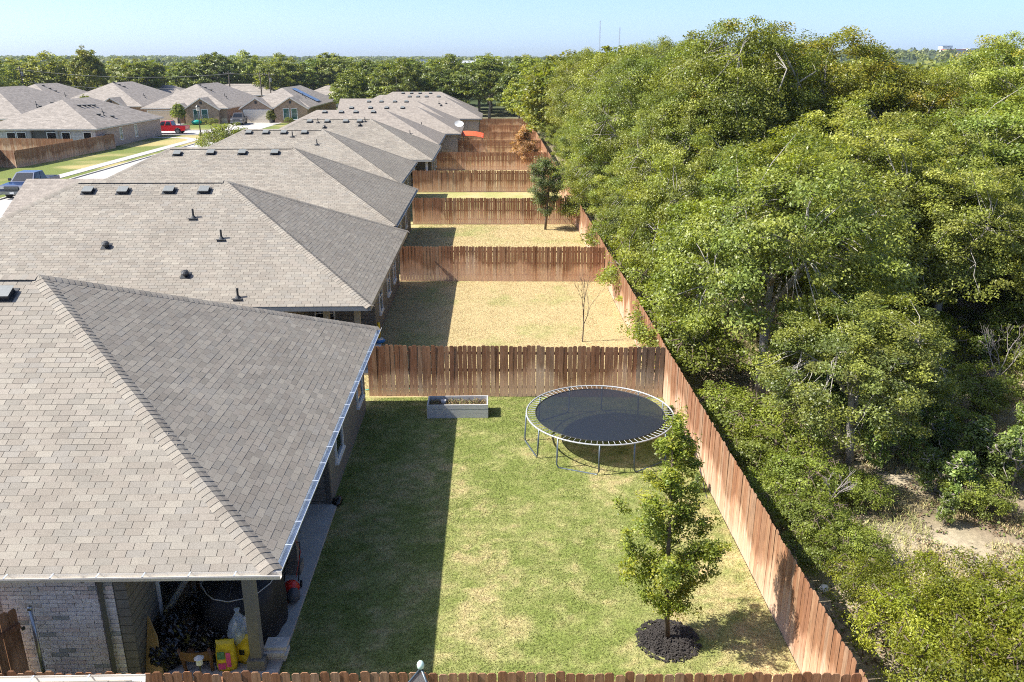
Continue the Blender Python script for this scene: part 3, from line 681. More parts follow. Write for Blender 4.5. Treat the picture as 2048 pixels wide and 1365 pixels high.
        if i == 1:      # white bricks under the near eave
            m_ = MB(); rb = random.Random(4); row = 0; z = 1.3
            bb = MB(); bb.box(wx1 - 5.5, wx1 - 2.62, wy0 - 0.05, wy0 - 0.002, 1.25, zt); bw = bb.obj('mortar', 'trim_dark', hs)
            while z < zt - 0.03:
                xx = wx1 - 5.35 + (0.1425 if row % 2 else 0)
                while xx < wx1 - 2.7: link('brick', bm_[rb.choices(range(7), (5, 5, 4, 2, 1, 4, 1))[0]], bw, (xx, wy0 - 0.03, z)); xx += 0.285
                row += 1; z += 0.0865
    if i in (2, 4, 8):   # lower wing toward the street
        wl = {2: (-26.7, 4.25), 4: (-21.5, 5.1), 8: (-22.5, 5.2)}[i]; hw = (wl[1] - EZ) / p; yc = yr - (0.0 if i == 2 else 0.6)
        pl2, z2 = roof_planes(wl[0], x0 + h * 1.1, yc - hw, yc + hw, EZ - 0.02, p, 'x', ('E', 'W') if i in (2, 8) else ('E',))
        r2 = roof_deck(hs, pl2, EZ - 0.02, p, {'*': 'shingle_far'}, name='wing_roof')
        b = MB(); b.box(wl[0] + 0.45, x0 + 0.4, yc - hw + 0.45, yc + hw - 0.45, 0, zt); b.obj('wing_wall', wall, hs)
# the roof corner below the camera
hs = thing('house', 'house cut off by the lower left corner, only a gutter corner shows', 'house', group='houses in the row beside the yards')
planes, zr = roof_planes(-24, -5.0, -3.6, 9.4, EZ, P1); rf = roof_deck(hs, planes, EZ, P1, {'N': 'deck_dark', 'E': 'deck_dark', '*': 'shingle_far'})
lay_shingles(rf, planes, ('N', 'E'), EZ, P1); eaves(hs, -24, -5.0, -3.6, 9.4, EZ, 'fascia_light')
gutter(hs, (-24, 9.4, EZ), (-4.87, 9.4, EZ), (0, 1, 0), True, 'gutter_paint'); gutter(hs, (-5.0, -3.6, EZ), (-5.0, 9.4, EZ), (1, 0, 0), True, 'gutter_paint')
b = MB(); b.box(-23.5, -5.45, -3.1, 8.95, 0, EZ - 0.16); b.obj('wall', 'brick_white_far', hs)

# ------------------------------------------------------------------ houses across the street
def back_house(label, x0, x1, y0, y1, axis='y', p=0.46, brick='brick_tan_far', gables=(), door=None, wins=(), ent=None, vents=(), ez=EZ, solar=None, sidewins=()):
    """hip house; gables = (x centre, half width, front y, depth back) front-facing gables with brick tympanum"""
    hs = thing('house', label, 'house', group='houses across the street')
    pl, zr = roof_planes(x0, x1, y0, y1, ez, p, axis); rf = roof_deck(hs, pl, ez, p, {'*': 'shingle_back'})
    eaves(hs, x0, x1, y0, y1, ez, 'fascia_light')
    zt = ez - 0.16; o = 0.45
    b = MB(); b.box(x0 + o, x1 - o, y0 + o, y1 - o, 0, zt); b.obj('wall', brick, hs)
    for gx, gw, gy, gd, gz in gables:
        g = MB(); pk = gz + gw * 0.62
        for sg in (-1, 1):
            pts = [(gx + sg * (gw + 0.3), gy - 0.25, gz - 0.3 * 0.62), (gx, gy - 0.25, pk), (gx, gy + gd, pk), (gx + sg * (gw + 0.3), gy + gd, gz - 0.3 * 0.62)]
            if sg < 0: pts = pts[::-1]
            k = math.sqrt(1 + 0.62 ** 2); g.face(pts, [(q[1], (pk - q[2]) / 0.62 * k) for q in pts])
        g.obj('gable_roof', 'shingle_back', hs)
        t = MB(); t.prism([(gx - gw, gy, 0), (gx + gw, gy, 0), (gx + gw, gy, gz), (gx, gy, pk - 0.06), (gx - gw, gy, gz)], (0, gd * 0.8, 0)); t.obj('gable_wall', brick, hs)
        r_ = MB()
        for sg in (-1, 1): r_.bar((gx + sg * (gw + 0.3), gy - 0.26, gz - 0.26), (gx, gy - 0.26, pk - 0.07), 0.06, 0.17)
        r_.obj('rake_board', 'fascia_light', hs)
        v = MB(); v.box(gx - 0.2, gx + 0.2, gy - 0.04, gy - 0.005, gz + gw * 0.25, gz + gw * 0.25 + 0.45); v.obj('gable_vent', 'black_metal', hs)
    if door:
        dx0, dx1, dy, mt = door
        dm = MB(); dm.box(dx0 - 0.12, dx1 + 0.12, dy - 0.05, dy - 0.01, 0.05, 2.3); dd = dm.obj('garage_door', 'white_paint', hs)
        for k in range(4): q = MB(); q.box(dx0, dx1, dy - 0.075, dy - 0.052, 0.08 + k * 0.535, 0.08 + k * 0.535 + 0.52); q.obj('door_panel', mt, dd)
    if ent:
        ex0, ex1, ey = ent; q = MB(); q.box(ex0, ex1, ey - 0.06, ey - 0.01, 0.08, 2.3); q.obj('entry', 'black_metal', hs)
        q = MB(); q.box(ex0 + 0.25, ex1 - 0.1, ey - 0.09, ey - 0.062, 0.1, 2.1); q.obj('front_door', 'brown_wood', hs)
    for wx, wy, wz, ww, wh, mt in wins: window(hs, (wx, wy, wz), (0, -1, 0), ww, wh, 'white_paint', mt, 0.08)
    for wx, wy, wz, ww, wh, mt in sidewins: window(hs, (wx, wy, wz), (1, 0, 0), ww, wh, 'white_paint', mt, 0.08)
    for vx, vy in vents:
        # on the slope facing the garden side (east) or south, whichever is lower
        dz = min(vx - x0, x1 - vx, vy - y0, y1 - vy) * p
        link('roof_vent', vent_mesh('box'), rf, (vx, vy, ez + dz + 0.02))
    for k, yy in enumerate((y0 + 8, y0 + 9.5)):
        xx = x1 - 2.5 - k * 0.8; link('vent_pipe', vent_mesh('pipe'), rf, (xx, yy, ez + min(x1 - xx, yy - y0) * p))
    if solar:
        for k in range(5):
            for j in range(2):
                ya = solar[0] + j * 1.72; xa = x1 - solar[1] - k * 0.92; q = MB(); u = Vector((-1, 0, p)).normalized(); n = Vector((p, 0, 1)).normalized()
                c = Vector((xa, ya, ez + (x1 - xa) * p)) + n * 0.12; q.obox(c, u * 0.5, (0, 0.84, 0), n * 0.02); q.obj('solar_panel', 'solar_glass', rf)
    return hs
# house with pale siding and a brick side wall
hs = back_house('pale siding house with brick side wall behind the brown corner fence', -62.5, -48.3, 105.4, 127.2, 'y', 0.44, 'brick_buff_far', vents=((-53.5, 112.8), (-53.4, 114.0), (-53.3, 115.1), (-53.2, 116.2), (-51.0, 112.4), (-50.2, 114.5)),
     wins=((-58.95, 105.72, 1.5, 1.15, 1.5, 'glass_dark'), (-57.7, 105.72, 1.5, 1.15, 1.5, 'glass_dark'), (-54.0, 105.72, 1.3, 1.3, 1.9, 'glass_dark'), (-52.3, 105.72, 1.35, 1.1, 1.8, 'glass_dark'), (-49.7, 105.72, 1.35, 1.05, 1.8, 'glass_dark')),
     sidewins=((-48.75, 113.0, 1.5, 0.9, 1.6, 'glass_teal'), (-48.75, 117.8, 1.5, 0.9, 1.6, 'glass_teal')))
b = MB(); b.box(-62.0, -56.7, 105.75, 105.84, 0, EZ - 0.16); b.box(-53.2, -48.76, 105.75, 105.84, 0, EZ - 0.16); b.obj('siding', 'siding_grey', hs)
b = MB(); b.box(-56.7, -53.2, 105.78, 105.845, 0, EZ - 0.16); b.obj('porch_recess', 'trim_dark', hs)
for xx in (-56.6, -53.3): b = MB(); b.box(xx - 0.15, xx + 0.15, 105.5, 105.74, 0, EZ - 0.16); b.obj('porch_post', 'grey_wood', hs)
back_house('house with a beige garage door and two brick front gables', -61.0, -45.9, 150.6, 178, 'y', 0.5, 'brick_tan_far', gables=((-50.3, 2.9, 149.9, 7, 2.6), (-53.9, 1.4, 150.2, 5, 2.6)), door=(-60.0, -55.6, 151.05, 'beige_door'), ent=(-54.6, -53.4, 150.2),
     wins=((-51.2, 149.9, 1.55, 1.15, 1.9, 'glass_teal'), (-49.8, 149.9, 1.55, 1.15, 1.9, 'glass_teal')), vents=((-53.9, 158.7), (-53.0, 158.7), (-52.1, 158.7), (-51.2, 158.9)))
b = MB(); b.box(-47.5, -46.35, 150.95, 151.04, 0, 0.9); b.box(-55.4, -54.7, 150.0, 150.18, 0, 0.9); b.obj('stone_base', 'wall_cream_far', bpy.data.objects['house.012'] if 'house.012' in bpy.data.objects else None)
back_house('house with a row of solar panels on its roof slope', -44.6, -32.2, 153.0, 181, 'y', 0.5, 'brick_tan_far', gables=((-41.5, 2.7, 152.2, 7, 2.6), (-35.5, 2.9, 152.2, 7, 2.6)), door=(-43.7, -39.3, 152.2, 'cream_door'), ent=(-38.3, -36.9, 153.2),
     wins=((-36.3, 152.2, 1.55, 1.1, 1.9, 'glass_teal'), (-34.9, 152.2, 1.55, 1.1, 1.9, 'glass_teal')), solar=(164.0, 1.3), vents=((-39.6, 159.6), (-38.9, 159.6)))
back_house('house at the left edge with a small brick gable beside a green tree', -95, -79.5, 160, 184, 'y', 0.46, 'brick_tan_far', gables=((-91.0, 1.8, 159.0, 6, 2.5),), wins=((-83.5, 160.4, 1.4, 1.3, 1.7, 'glass_teal'), (-81.8, 160.4, 1.4, 1.3, 1.7, 'glass_teal')), vents=((-87.6, 169), (-86.4, 169), (-85.2, 169), (-84.2, 169)))
back_house('house between the pale siding house and the beige garage house', -80.0, -63.2, 157, 183, 'y', 0.46, 'brick_tan_far', gables=((-73.0, 1.5, 156.0, 6, 2.5), (-68.3, 2.7, 156.0, 7, 2.5)), vents=((-72.5, 166), (-71.5, 166), (-70.6, 166), (-69.8, 166.2)))
back_house('house whose roof slope crosses the left edge above the siding house', -84.0, -66.5, 124, 150, 'y', 0.46, 'brick_buff_far', vents=((-69, 133), (-69, 136), (-69.6, 138)))
back_house('brick house corner at the left edge inside the brown fence', -70, -51.6, 70, 90.0, 'x', 0.46, 'brick_buff_far')
b = MB(); b.tube([(-52.1, 89.4, 2.4), (-52.1, 89.6, 2.2), (-52.1, 89.6, 0.2)], 0.06, 5)
b.obj('downspout', 'trim_dark', [o for o in bpy.data.objects if o.get('label', '').startswith('brick house corner')][0])
back_house('low red roofed house half hidden by the trees behind the solar panel house', -45, -26, 205, 216, 'x', 0.4, 'wall_cream_far')
back_house('tan house half hidden behind the ridges at the upper left', -90, -68, 196, 208, 'x', 0.4, 'wall_cream_far')
back_house('brown roofed house under the trees behind the beige garage house', -70, -50, 205, 217, 'x', 0.4, 'brick_tan_far')

# ------------------------------------------------------------------ fences
FT = [(0.482, 0.29, 0.181), (0.524, 0.328, 0.21), (0.443, 0.254, 0.16), (0.563, 0.378, 0.248), (0.482, 0.306, 0.202), (0.417, 0.233, 0.137), (0.536, 0.386, 0.275), (0.471, 0.269, 0.16)]
GT = [(0.3, 0.25, 0.2), (0.26, 0.22, 0.18), (0.33, 0.28, 0.23)]
def picket_shape(b, w, h, x=0.0, y=0.0, z0=0.03, th=0.016):
    c = 0.032; pr = [(-w / 2, z0), (w / 2, z0), (w / 2, h - c), (w / 2 - c, h), (-w / 2 + c, h), (-w / 2, h - c)]
    b.prism([(x + q[0], y - th / 2, q[1]) for q in pr], (0, th, 0))
PK = []
for t_ in FT + GT:
    for hh in (1.8, 1.83):
        b = MB(); b.cur = t_; picket_shape(b, 0.142, hh); PK.append(b.mesh('picket', 'fence_wood'))
rf_ = random.Random(9)
def fence(label, a, b_, single=True, pitch=0.15, side=1, posts=2.4, group='wooden yard fences', warm=0.0, grey=None, cat='fence'):
    """from a to b (2D); pickets stand on the side to the right of a->b when side=1"""
    a, b_ = Vector((*a, 0)), Vector((*b_, 0)); L = (b_ - a).length; ang = math.atan2(b_.y - a.y, b_.x - a.x)
    root = thing('wood_fence', label, cat, a, ang, group); n = int(L / pitch); mb = MB()
    for k in range(n):
        x = (k + 0.5) * L / n; tcol = rf_.randrange(len(FT)) * 2 + rf_.randrange(2)
        if grey and grey[0] < x < grey[1]: tcol = (len(FT) + rf_.randrange(3)) * 2
        if single:
            o = link('picket', PK[tcol], root, (x, -0.03 * side + rf_.uniform(-0.003, 0.003), rf_.uniform(-0.015, 0.012))); o.rotation_euler = (rf_.uniform(-0.006, 0.006), rf_.uniform(-0.008, 0.008), 0)
        else: mb.cur = (FT + GT)[tcol // 2]; picket_shape(mb, pitch - 0.01, 1.8 + rf_.uniform(0, 0.03), x, -0.03 * side)
    if not single: o = mb.obj('pickets', 'fence_wood', root); o['kind'] = 'stuff'
    for zz in (0.35, 0.95, 1.55):
        b = MB(); b.cur = FT[2]; b.box(0.02, L - 0.02, 0.0 if side > 0 else -0.04, 0.04 if side > 0 else 0.0, zz - 0.045, zz + 0.045); b.obj('rail', 'fence_wood', root)
    m = max(1, int(L / posts))
    for k in range(m + 1):
        x = min(max(k * L / m, 0.05), L - 0.05); b = MB(); b.cur = FT[5]; y0_ = 0.045 if side > 0 else -0.135; b.box(x - 0.045, x + 0.045, y0_, y0_ + 0.09, 0, 1.6); b.obj('post', 'fence_wood', root)
    return root
FLAB = ['brown dog-eared fence along the bottom edge of the photo', 'wide brown fence behind the trampoline and planter box', 'brown fence behind the yard with the bare sapling', 'brown fence behind the small bushy oak', 'fence behind the narrow strip of pale grass',
        'pale reddish fence in front of the dead orange conifer', 'fence just behind the dead orange conifer', 'fence behind the orange shade canopy', 'short reddish fence below the far brick side wall', 'farthest dark fence under the trees']
for i, yf in enumerate(YF[:10]):
    xl = -9.2 if i == 0 else ROW[i - 1]['x1'] - 0.5
    if i in (5, 6, 7, 8): xl = ROW[min(i, 9)]['x1'] - 0.4
    fence(FLAB[i], (xl, yf + 0.17), (FX - 0.06, yf - 0.19), single=i < 6, grey=(FX - 0.4 - xl - 0.55, FX - xl) if i == 1 else None, group='fences across the yards')
RLAB = ['red brown back fence beside the young tree and trampoline', 'back fence of the straw yard with the bare sapling', 'back fence beside the small bushy oak', 'back fence of the pale grass strip yard', 'back fence left of the bright shrub beyond the pale strip', 'back fence right of the dead orange conifer', 'far back fence under the oaks, beside the orange canopy yard', 'last back fence stretch under the oaks']
fence('back fence piece at the lower right below the first yard', (FX, 10.4), (FX, 5.5), True, 0.143, 1, group='back fences along the woods')
for i in range(8):
    fence(RLAB[i], (FX, YF[i + 1] - 0.02), (FX, YF[i] + 0.02), single=i < 3, pitch=0.143, side=1, group='back fences along the woods')
fence('dark brown corner fence beside the far sidewalk, long side', (-49.2, 88.2), (-47.7, 108.4), single=False, pitch=0.15, group='fences across the street')
fence('dark brown corner fence across the street, short side at the left edge', (-56, 90.5), (-49.2, 88.2), single=False, pitch=0.15, group='fences across the street')
fence('brown fence below the siding house windows across the street', (-59, 102.8), (-49.5, 101.5), single=False, group='fences across the street')
fence('short brown fence joining the siding house to its corner fence', (-48.9, 108.3), (-47.75, 108.4), single=False, group='fences across the street')

# ------------------------------------------------------------------ trees
def leaf_mesh(name, P, Nn, L, W, C, mat, rng):
    """one folded diamond leaf per point"""
    n = len(P); rv = rng.normal(size=(n, 3)); T = np.cross(Nn, rv); T /= np.linalg.norm(T, axis=1, keepdims=True) + 1e-9; B = np.cross(Nn, T)
    l = (L * rng.uniform(0.7, 1.35, n))[:, None]; wd = (W * rng.uniform(0.7, 1.3, n))[:, None]
    V = np.stack([P - T * l * 0.5, P - B * wd * 0.5 + Nn * l * 0.12, P + T * l * 0.5 - Nn * l * 0.05, P + B * wd * 0.5 + Nn * l * 0.12], 1).reshape(-1, 3)
    return fast_mesh(name, V, np.arange(4 * n).reshape(-1, 4), np.repeat(C, 4, 0), mat)
def unit(v): return v / (np.linalg.norm(v, axis=-1, keepdims=True) + 1e-9)
def tree_meshes(seed, H, R, Rz, nclump, nleaf, L, W, cols, trunk_r=0.16, cr=(0.5, 0.9), bark='bark_grey', profile=None, leafmat='oak_leaf', bias=0.35, yellow=0.0, limbs=8, twigs=True, flat=0.5, fill=0.25, tpow=0.85):
    """tapered trunk and limbs, clumps of leaves over a lobed crown; returns (trunk mesh, crown mesh)"""
    rng = np.random.RandomState(seed); r = random.Random(seed); zc = H - Rz
    lob = unit(rng.normal(size=(9, 3))); la = rng.uniform(-0.28, 0.3, 9)
    def radius(dv):
        return 1 + (np.maximum(0, dv @ lob.T) ** 4 * la).sum(-1)
    if profile is None:
        dv = unit(rng.normal(size=(nclump * 3, 3))); dv = dv[dv[:, 2] > -0.55 + 0.3 * rng.rand(len(dv))][:nclump]
        q = rng.uniform(0.72, 1.0, len(dv)); inner = rng.rand(len(dv)) < fill; q[inner] = rng.uniform(0.3, 0.7, inner.sum())
        cc = dv * (q * radius(dv))[:, None] * np.array([R, R, Rz]) + np.array([0, 0, zc])
    else:
        z0 = H - 2 * Rz; nb_ = 95; bt = rng.rand(nb_) ** tpow * 0.93; ba = np.arange(nb_) * 2.4 + rng.uniform(-.5, .5, nb_); bl = np.array([profile(x) for x in bt]) * R * rng.uniform(0.7, 1.18, nb_)
        k_ = rng.choice(nb_, nclump, p=(bl + .15) / (bl + .15).sum()); s_ = rng.uniform(0.12, 1, nclump) ** 0.8; up = rng.uniform(0.35, 0.95, nb_)
        cc = np.stack([bl[k_] * s_ * np.cos(ba[k_]), bl[k_] * s_ * np.sin(ba[k_]), z0 + bt[k_] * 2 * Rz + bl[k_] * s_ * up[k_]], -1) + rng.normal(size=(nclump, 3)) * 0.05 * R
        cc[:, 2] = np.minimum(cc[:, 2], H + 0.1)
    b = MB(); top = Vector((r.uniform(-.3, .3), r.uniform(-.3, .3), zc if profile is None else H * 0.96))
    tp = [Vector((0, 0, -0.1))] + [top * (k / 4) + Vector((r.uniform(-.12, .12), r.uniform(-.12, .12), 0)) * (1 if profile is None else 0.3) for k in range(1, 5)]
    b.tube(tp, [trunk_r * 1.25, trunk_r, trunk_r * 0.85, trunk_r * 0.65, trunk_r * (0.45 if profile is None else 0.1)], 8)
    ends = []
    for k in range(limbs):
        a = k * 2.4 + r.uniform(-.4, .4); t = r.uniform(0.38, 0.95); st = top * t
        if profile is None: el = r.uniform(0.1, 1.1); e = Vector((math.cos(a) * math.cos(el) * R * .8, math.sin(a) * math.cos(el) * R * .8, zc + math.sin(el) * Rz * .75))
        else:
            st = Vector((0, 0, H - 2 * Rz + (t - .38) * 2.6 * Rz)); e = st + Vector((math.cos(a), math.sin(a), 1.1)) * R * profile(min(1, (t - .38) * 1.3)) * 0.7
        mid = (st + e) / 2 + Vector((r.uniform(-.3, .3), r.uniform(-.3, .3), R * 0.1)); tr = trunk_r * (0.5 if profile is None else 0.16)
        b.tube([st, mid, e], [tr, tr * 0.6, tr * 0.2], 6); ends += [(mid, tr * 0.5), (e, tr * 0.3), ((mid + e) / 2, tr * .4)]
    if twigs:
        ep = np.array([tuple(e[0]) for e in ends])
        for c in cc[::2]:
            j = int(np.argmin(((ep - c) ** 2).sum(1))); s_ = ends[j][0]; c = Vector(c); m = (s_ + c) / 2 + Vector((r.uniform(-.2, .2), r.uniform(-.2, .2), r.uniform(-.05, .25)))
            b.tube([s_, m, c + (c - s_) * 0.08], [max(0.014, ends[j][1] * 0.5), 0.016, 0.006], 4, False)
    tm = b.mesh('trunk', bark, True)
    per = rng.multinomial(nleaf, np.ones(len(cc)) / len(cc)); idx = np.repeat(np.arange(len(cc)), per); n = len(idx)
    cs = rng.uniform(cr[0], cr[1], len(cc)); off = unit(rng.normal(size=(n, 3))) * (rng.rand(n, 1) ** 0.5) * np.array([1, 1, flat])
    P = cc[idx] + off * cs[idx][:, None]
    outw = unit(P - np.array([0, 0, zc if profile is None else H * 0.4])); Nn = unit(outw * 0.5 + np.array([0, 0, bias + 0.25]) + rng.normal(size=(n, 3)) * 0.55)
    ct = rng.rand(len(cc)); C = np.array(cols)[rng.randint(0, len(cols), len(cc))][idx] * (0.75 + 0.5 * ct[idx][:, None]) * rng.uniform(0.65, 1.4, (n, 1))
    if yellow > 0:
        k = (rng.rand(len(cc)) < yellow)[idx] & (rng.rand(n) < 0.6); C[k] = np.array((0.29, 0.26, 0.03)) * rng.uniform(0.7, 1.3, (k.sum(), 1))
    cm = leaf_mesh('crown', P, Nn, L, W, C, leafmat, rng)
    return tm, cm
OAK = [(0.172, 0.206, 0.038), (0.204, 0.238, 0.046), (0.138, 0.177, 0.037), (0.22, 0.244, 0.052)]
OAKY = [(0.176, 0.204, 0.028), (0.154, 0.19, 0.03), (0.207, 0.214, 0.028), (0.132, 0.169, 0.028)]
OAKD = [(0.116, 0.154, 0.038), (0.137, 0.175, 0.042), (0.1, 0.136, 0.035), (0.162, 0.186, 0.045)]
BUSHY = [(0.184, 0.213, 0.022), (0.212, 0.235, 0.024), (0.157, 0.188, 0.02), (0.23, 0.244, 0.028)]
near_var = [tree_meshes(21, 7.0, 3.9, 3.0, 340, 80000, 0.1, 0.06, OAK, 0.17, (0.4, 0.72)), tree_meshes(22, 12.0, 4.6, 4.8, 440, 90000, 0.112, 0.068, OAK + OAKY[:2], 0.24, yellow=0.06),
            tree_meshes(23, 12.0, 4.9, 4.7, 440, 90000, 0.112, 0.068, OAK, 0.24), tree_meshes(24, 12.0, 4.4, 4.9, 440, 90000, 0.112, 0.068, OAKY, 0.22, yellow=0.12), tree_meshes(25, 7.0, 3.6, 2.9, 310, 72000, 0.1, 0.06, OAKD + OAK[:2], 0.16, (0.4, 0.72))]
far_var = [tree_meshes(31, 10.5, 4.8, 4.8, 300, 13000, 0.34, 0.22, OAKD, 0.2, twigs=False), tree_meshes(32, 10.5, 4.6, 4.8, 300, 13000, 0.34, 0.22, OAK, 0.2, twigs=False), tree_meshes(33, 10.5, 4.9, 4.8, 300, 13000, 0.34, 0.22, OAKD + OAKY[:1], 0.2, twigs=False), tree_meshes(34, 10.5, 4.2, 4.8, 280, 13000, 0.34, 0.22, OAKY, 0.2, twigs=False)]
rt = random.Random(13)
ORD = 'first second third fourth fifth sixth seventh eighth ninth tenth eleventh twelfth thirteenth fourteenth fifteenth sixteenth seventeenth eighteenth nineteenth twentieth'.split()
def tree(var, x, y, H0, H, label, group, sx=1.0, name='oak_tree', rz=None):
    s_ = H / H0; z = float(far_h(np.array(float(x)), np.array(float(y))))
    t = thing(name, label, 'tree', (x, y, z), rt.uniform(0, 6.28) if rz is None else rz, group); t.scale = (s_ * sx, s_ * sx, s_)
    link('trunk', var[0], t); link('crown', var[1], t); return t
G1 = 'oaks in the woods behind the back fence'
NEAR = [  # x, y, height, variant, widening, label
 (8.9, 25.6, 7.6, 0, 0.92, 'oak leaning over the corner where the trampoline fence meets the back fence'),
 (11.6, 30.5, 7.2, 4, 1.1, 'rounded oak with dead grey twigs, right of the fence corner oak'),
 (8.6, 33.5, 7.0, 0, 0.85, 'oak whose crown hangs over the back fence of the straw yard'),
 (14.6, 33.5, 7.6, 0, 1.15, 'broad light green oak in the middle, before the tall yellowing oak'),
 (19.5, 33.0, 6.6, 4, 1.15, 'low oak at the right edge above the sandy clearing'),
 (9.9, 20.7, 4.6, 4, 1.08, 'low dense oak between the back fence and the sandy clearing'),
 (23.6, 38.0, 8.6, 0, 1.15, 'oak at the right edge, behind the low oak over the clearing'),
 (9.4, 41.0, 9.65, 2, 0.85, 'dark oak beside the back fence of the small oak yard'),
 (12.4, 41.5, 13.0, 1, 0.95, 'tallest oak of the woods, its top highest against the sky'),
 (17.2, 45.5, 12.8, 3, 1.0, 'tall yellowing oak just right of the tallest oak'),
 (21.5, 44.0, 10.91, 3, 0.95, 'yellow tinged oak right of the tall yellowing oak'),
 (27.5, 46.0, 12.48, 1, 1.0, 'tall oak at the right edge with orange leaf patches'),
 (8.7, 50.5, 11.12, 2, 0.9, 'oak beyond the dark fence oak, over the pale grass yard fence'),
 (13.0, 56.0, 12.38, 1, 0.95, 'oak behind the tallest oak, its crown to the left of it'),
 (9.3, 62.0, 11.54, 2, 0.9, 'dense oak along the back fence beyond the pale strip yard'),
 (18.0, 60.0, 11.12, 2, 1.0, 'oak seen between the tallest oak and its left neighbour'),
 (24.5, 58.0, 10.49, 3, 1.0, 'oak below the gap where the town shows on the right'),
 (31.5, 60.0, 10.7, 1, 1.0, 'oak in front of the town roofs at the right'),
 (8.9, 75.0, 11.54, 2, 0.9, 'dark oak at the back fence near the dead orange conifer'),
 (13.8, 72.0, 12.38, 2, 0.95, 'oak below the two radio masts'),
 (17.2, 30.4, 6.6, 0, 1.0, 'light green oak between the middle oak and the right edge'),
 (20.6, 36.4, 7.4, 0, 1.05, 'oak behind the low oak at the right edge, below the yellow tinged oak'),
 (23.2, 31.6, 6.8, 4, 1.0, 'oak half cut off by the right edge above the clearing'),
 (16.6, 37.6, 8.0, 0, 1.0, 'light oak just below the tall yellowing oak'),
]
for x, y, H, v, sx, lb in NEAR: tree(near_var[v], x, y, (7.0, 12.0, 12.0, 12.0, 7.0)[v], H, lb, G1, sx)
MID = [(8.4, 88, 10.8), (13, 84, 11.6), (8.0, 101, 10.4), (12.5, 97, 11.2), (19, 80, 10.8), (25, 74, 10.2), (7.6, 114, 9.8), (12, 112, 10.8), (18, 96, 10.6), (24, 92, 10.2), (31, 84, 10.0), (38, 74, 9.8), (6.5, 128, 9.6), (11.5, 127, 10.4), (17, 114, 10.2), (24, 110, 10.0), (32, 104, 9.8), (40, 96, 9.6), (48, 88, 9.8), (40, 62, 9.6), (46, 72, 9.8), (35, 50, 9.6), (55, 100, 9.6), (60, 84, 9.8), (48, 112, 9.4), (4.5, 140, 9.4), (10, 141, 9.8), (17, 134, 9.6), (25, 128, 9.8), (34, 122, 9.6), (44, 128, 9.4), (56, 120, 9.4), (68, 104, 9.6), (70, 126, 9.4), (30, 34, 8.2), (28, 26, 7.4)]
for k, (x, y, H) in enumerate(MID): tree(far_var[(k * 7 + 1) % 4], x, y, 10.5, H, 'oak of the woods receding beyond the back fence', 'oaks of the receding woods', 0.95 + rt.random() * 0.2)
for k in range(20):
    y = 43 + k * 4.6; tree(near_var[0 if k % 2 else 4], 8.2 + rt.uniform(-0.5, 0.9), y, 7.0, rt.uniform(4.6, 6.2), ORD[k] + ' low leafy oak along the far back fence, counted from the small bushy oak', 'low oaks along the far back fence', 0.85)
for k in range(9): tree(near_var[4 if k % 2 else 0], 13 + 3.4 * k + rt.uniform(-1, 1), 37 + (k % 3) * 2.5, 7.0, rt.uniform(5.0, 6.6), ORD[k] + ' understorey oak below the tall oaks, counted rightward from the back fence', 'understorey oaks of the woods', 1.0)
# belt of trees behind the houses
belt = []
for row, (yb, hh) in enumerate(((156, 10.0), (171, 10.2), (186, 10.7), (200, 11.2), (216, 11.4))):
    x = -150.0 - 4 * row
    while x < 75:
        xx = x + rt.uniform(-1.5, 1.5); yy = yb + rt.uniform(-4, 4)
        ok = not (-98 < xx < -28 and yy < 190) and not (-28 < xx < 0 and yy < 151) and not (-95 < xx < -22 and 192 < yy < 220 and row in (3,))
        if xx < -98 and yy < 195: ok = True
        if ok: belt.append((xx, yy, hh * rt.uniform(0.82, 1.1)))
        x += rt.uniform(6.5, 9.0)
BL = ['rounded dark oak in the tree belt behind the houses', 'mid green oak in the tree belt behind the houses', 'mixed green oak in the tree belt behind the houses', 'yellow green oak in the tree belt behind the houses']
for k, (x, y, H) in enumerate(belt): v = rt.choice((0, 0, 1, 1, 2, 2, 3)); tree(far_var[v], x, y, 10.5, H, BL[v], 'tree belt behind the houses (%s)' % ('dark', 'mid green', 'mixed', 'yellow green')[v], 1.0 + rt.random() * 0.25)
tree(far_var[3], -90.0, 196, 10.5, 13.6, 'tall bright green tree rising above the belt at the upper left', 'tree belt behind the houses (yellow green)', 0.75)
tree(far_var[3], -80.0, 200, 10.5, 10.9, 'bright yellow topped tree right of the tall bright tree', 'tree belt behind the houses (yellow green)', 1.1)
for x, y, H, v, lb in ((-53.4, 147.6, 3.8, 3, 'young green tree in front of the beige garage house'), (-93, 154, 4.6, 3, 'small green tree at the left edge before the brick gable'), (-71, 152.5, 5.0, 3, 'small bright tree between the two brick gables'), (-38.2, 148.5, 2.6, 3, 'small round tree by the solar panel house entry')):
    tree(far_var[v], x, y, 10.5, H, lb, None, 0.75, 'small_tree')
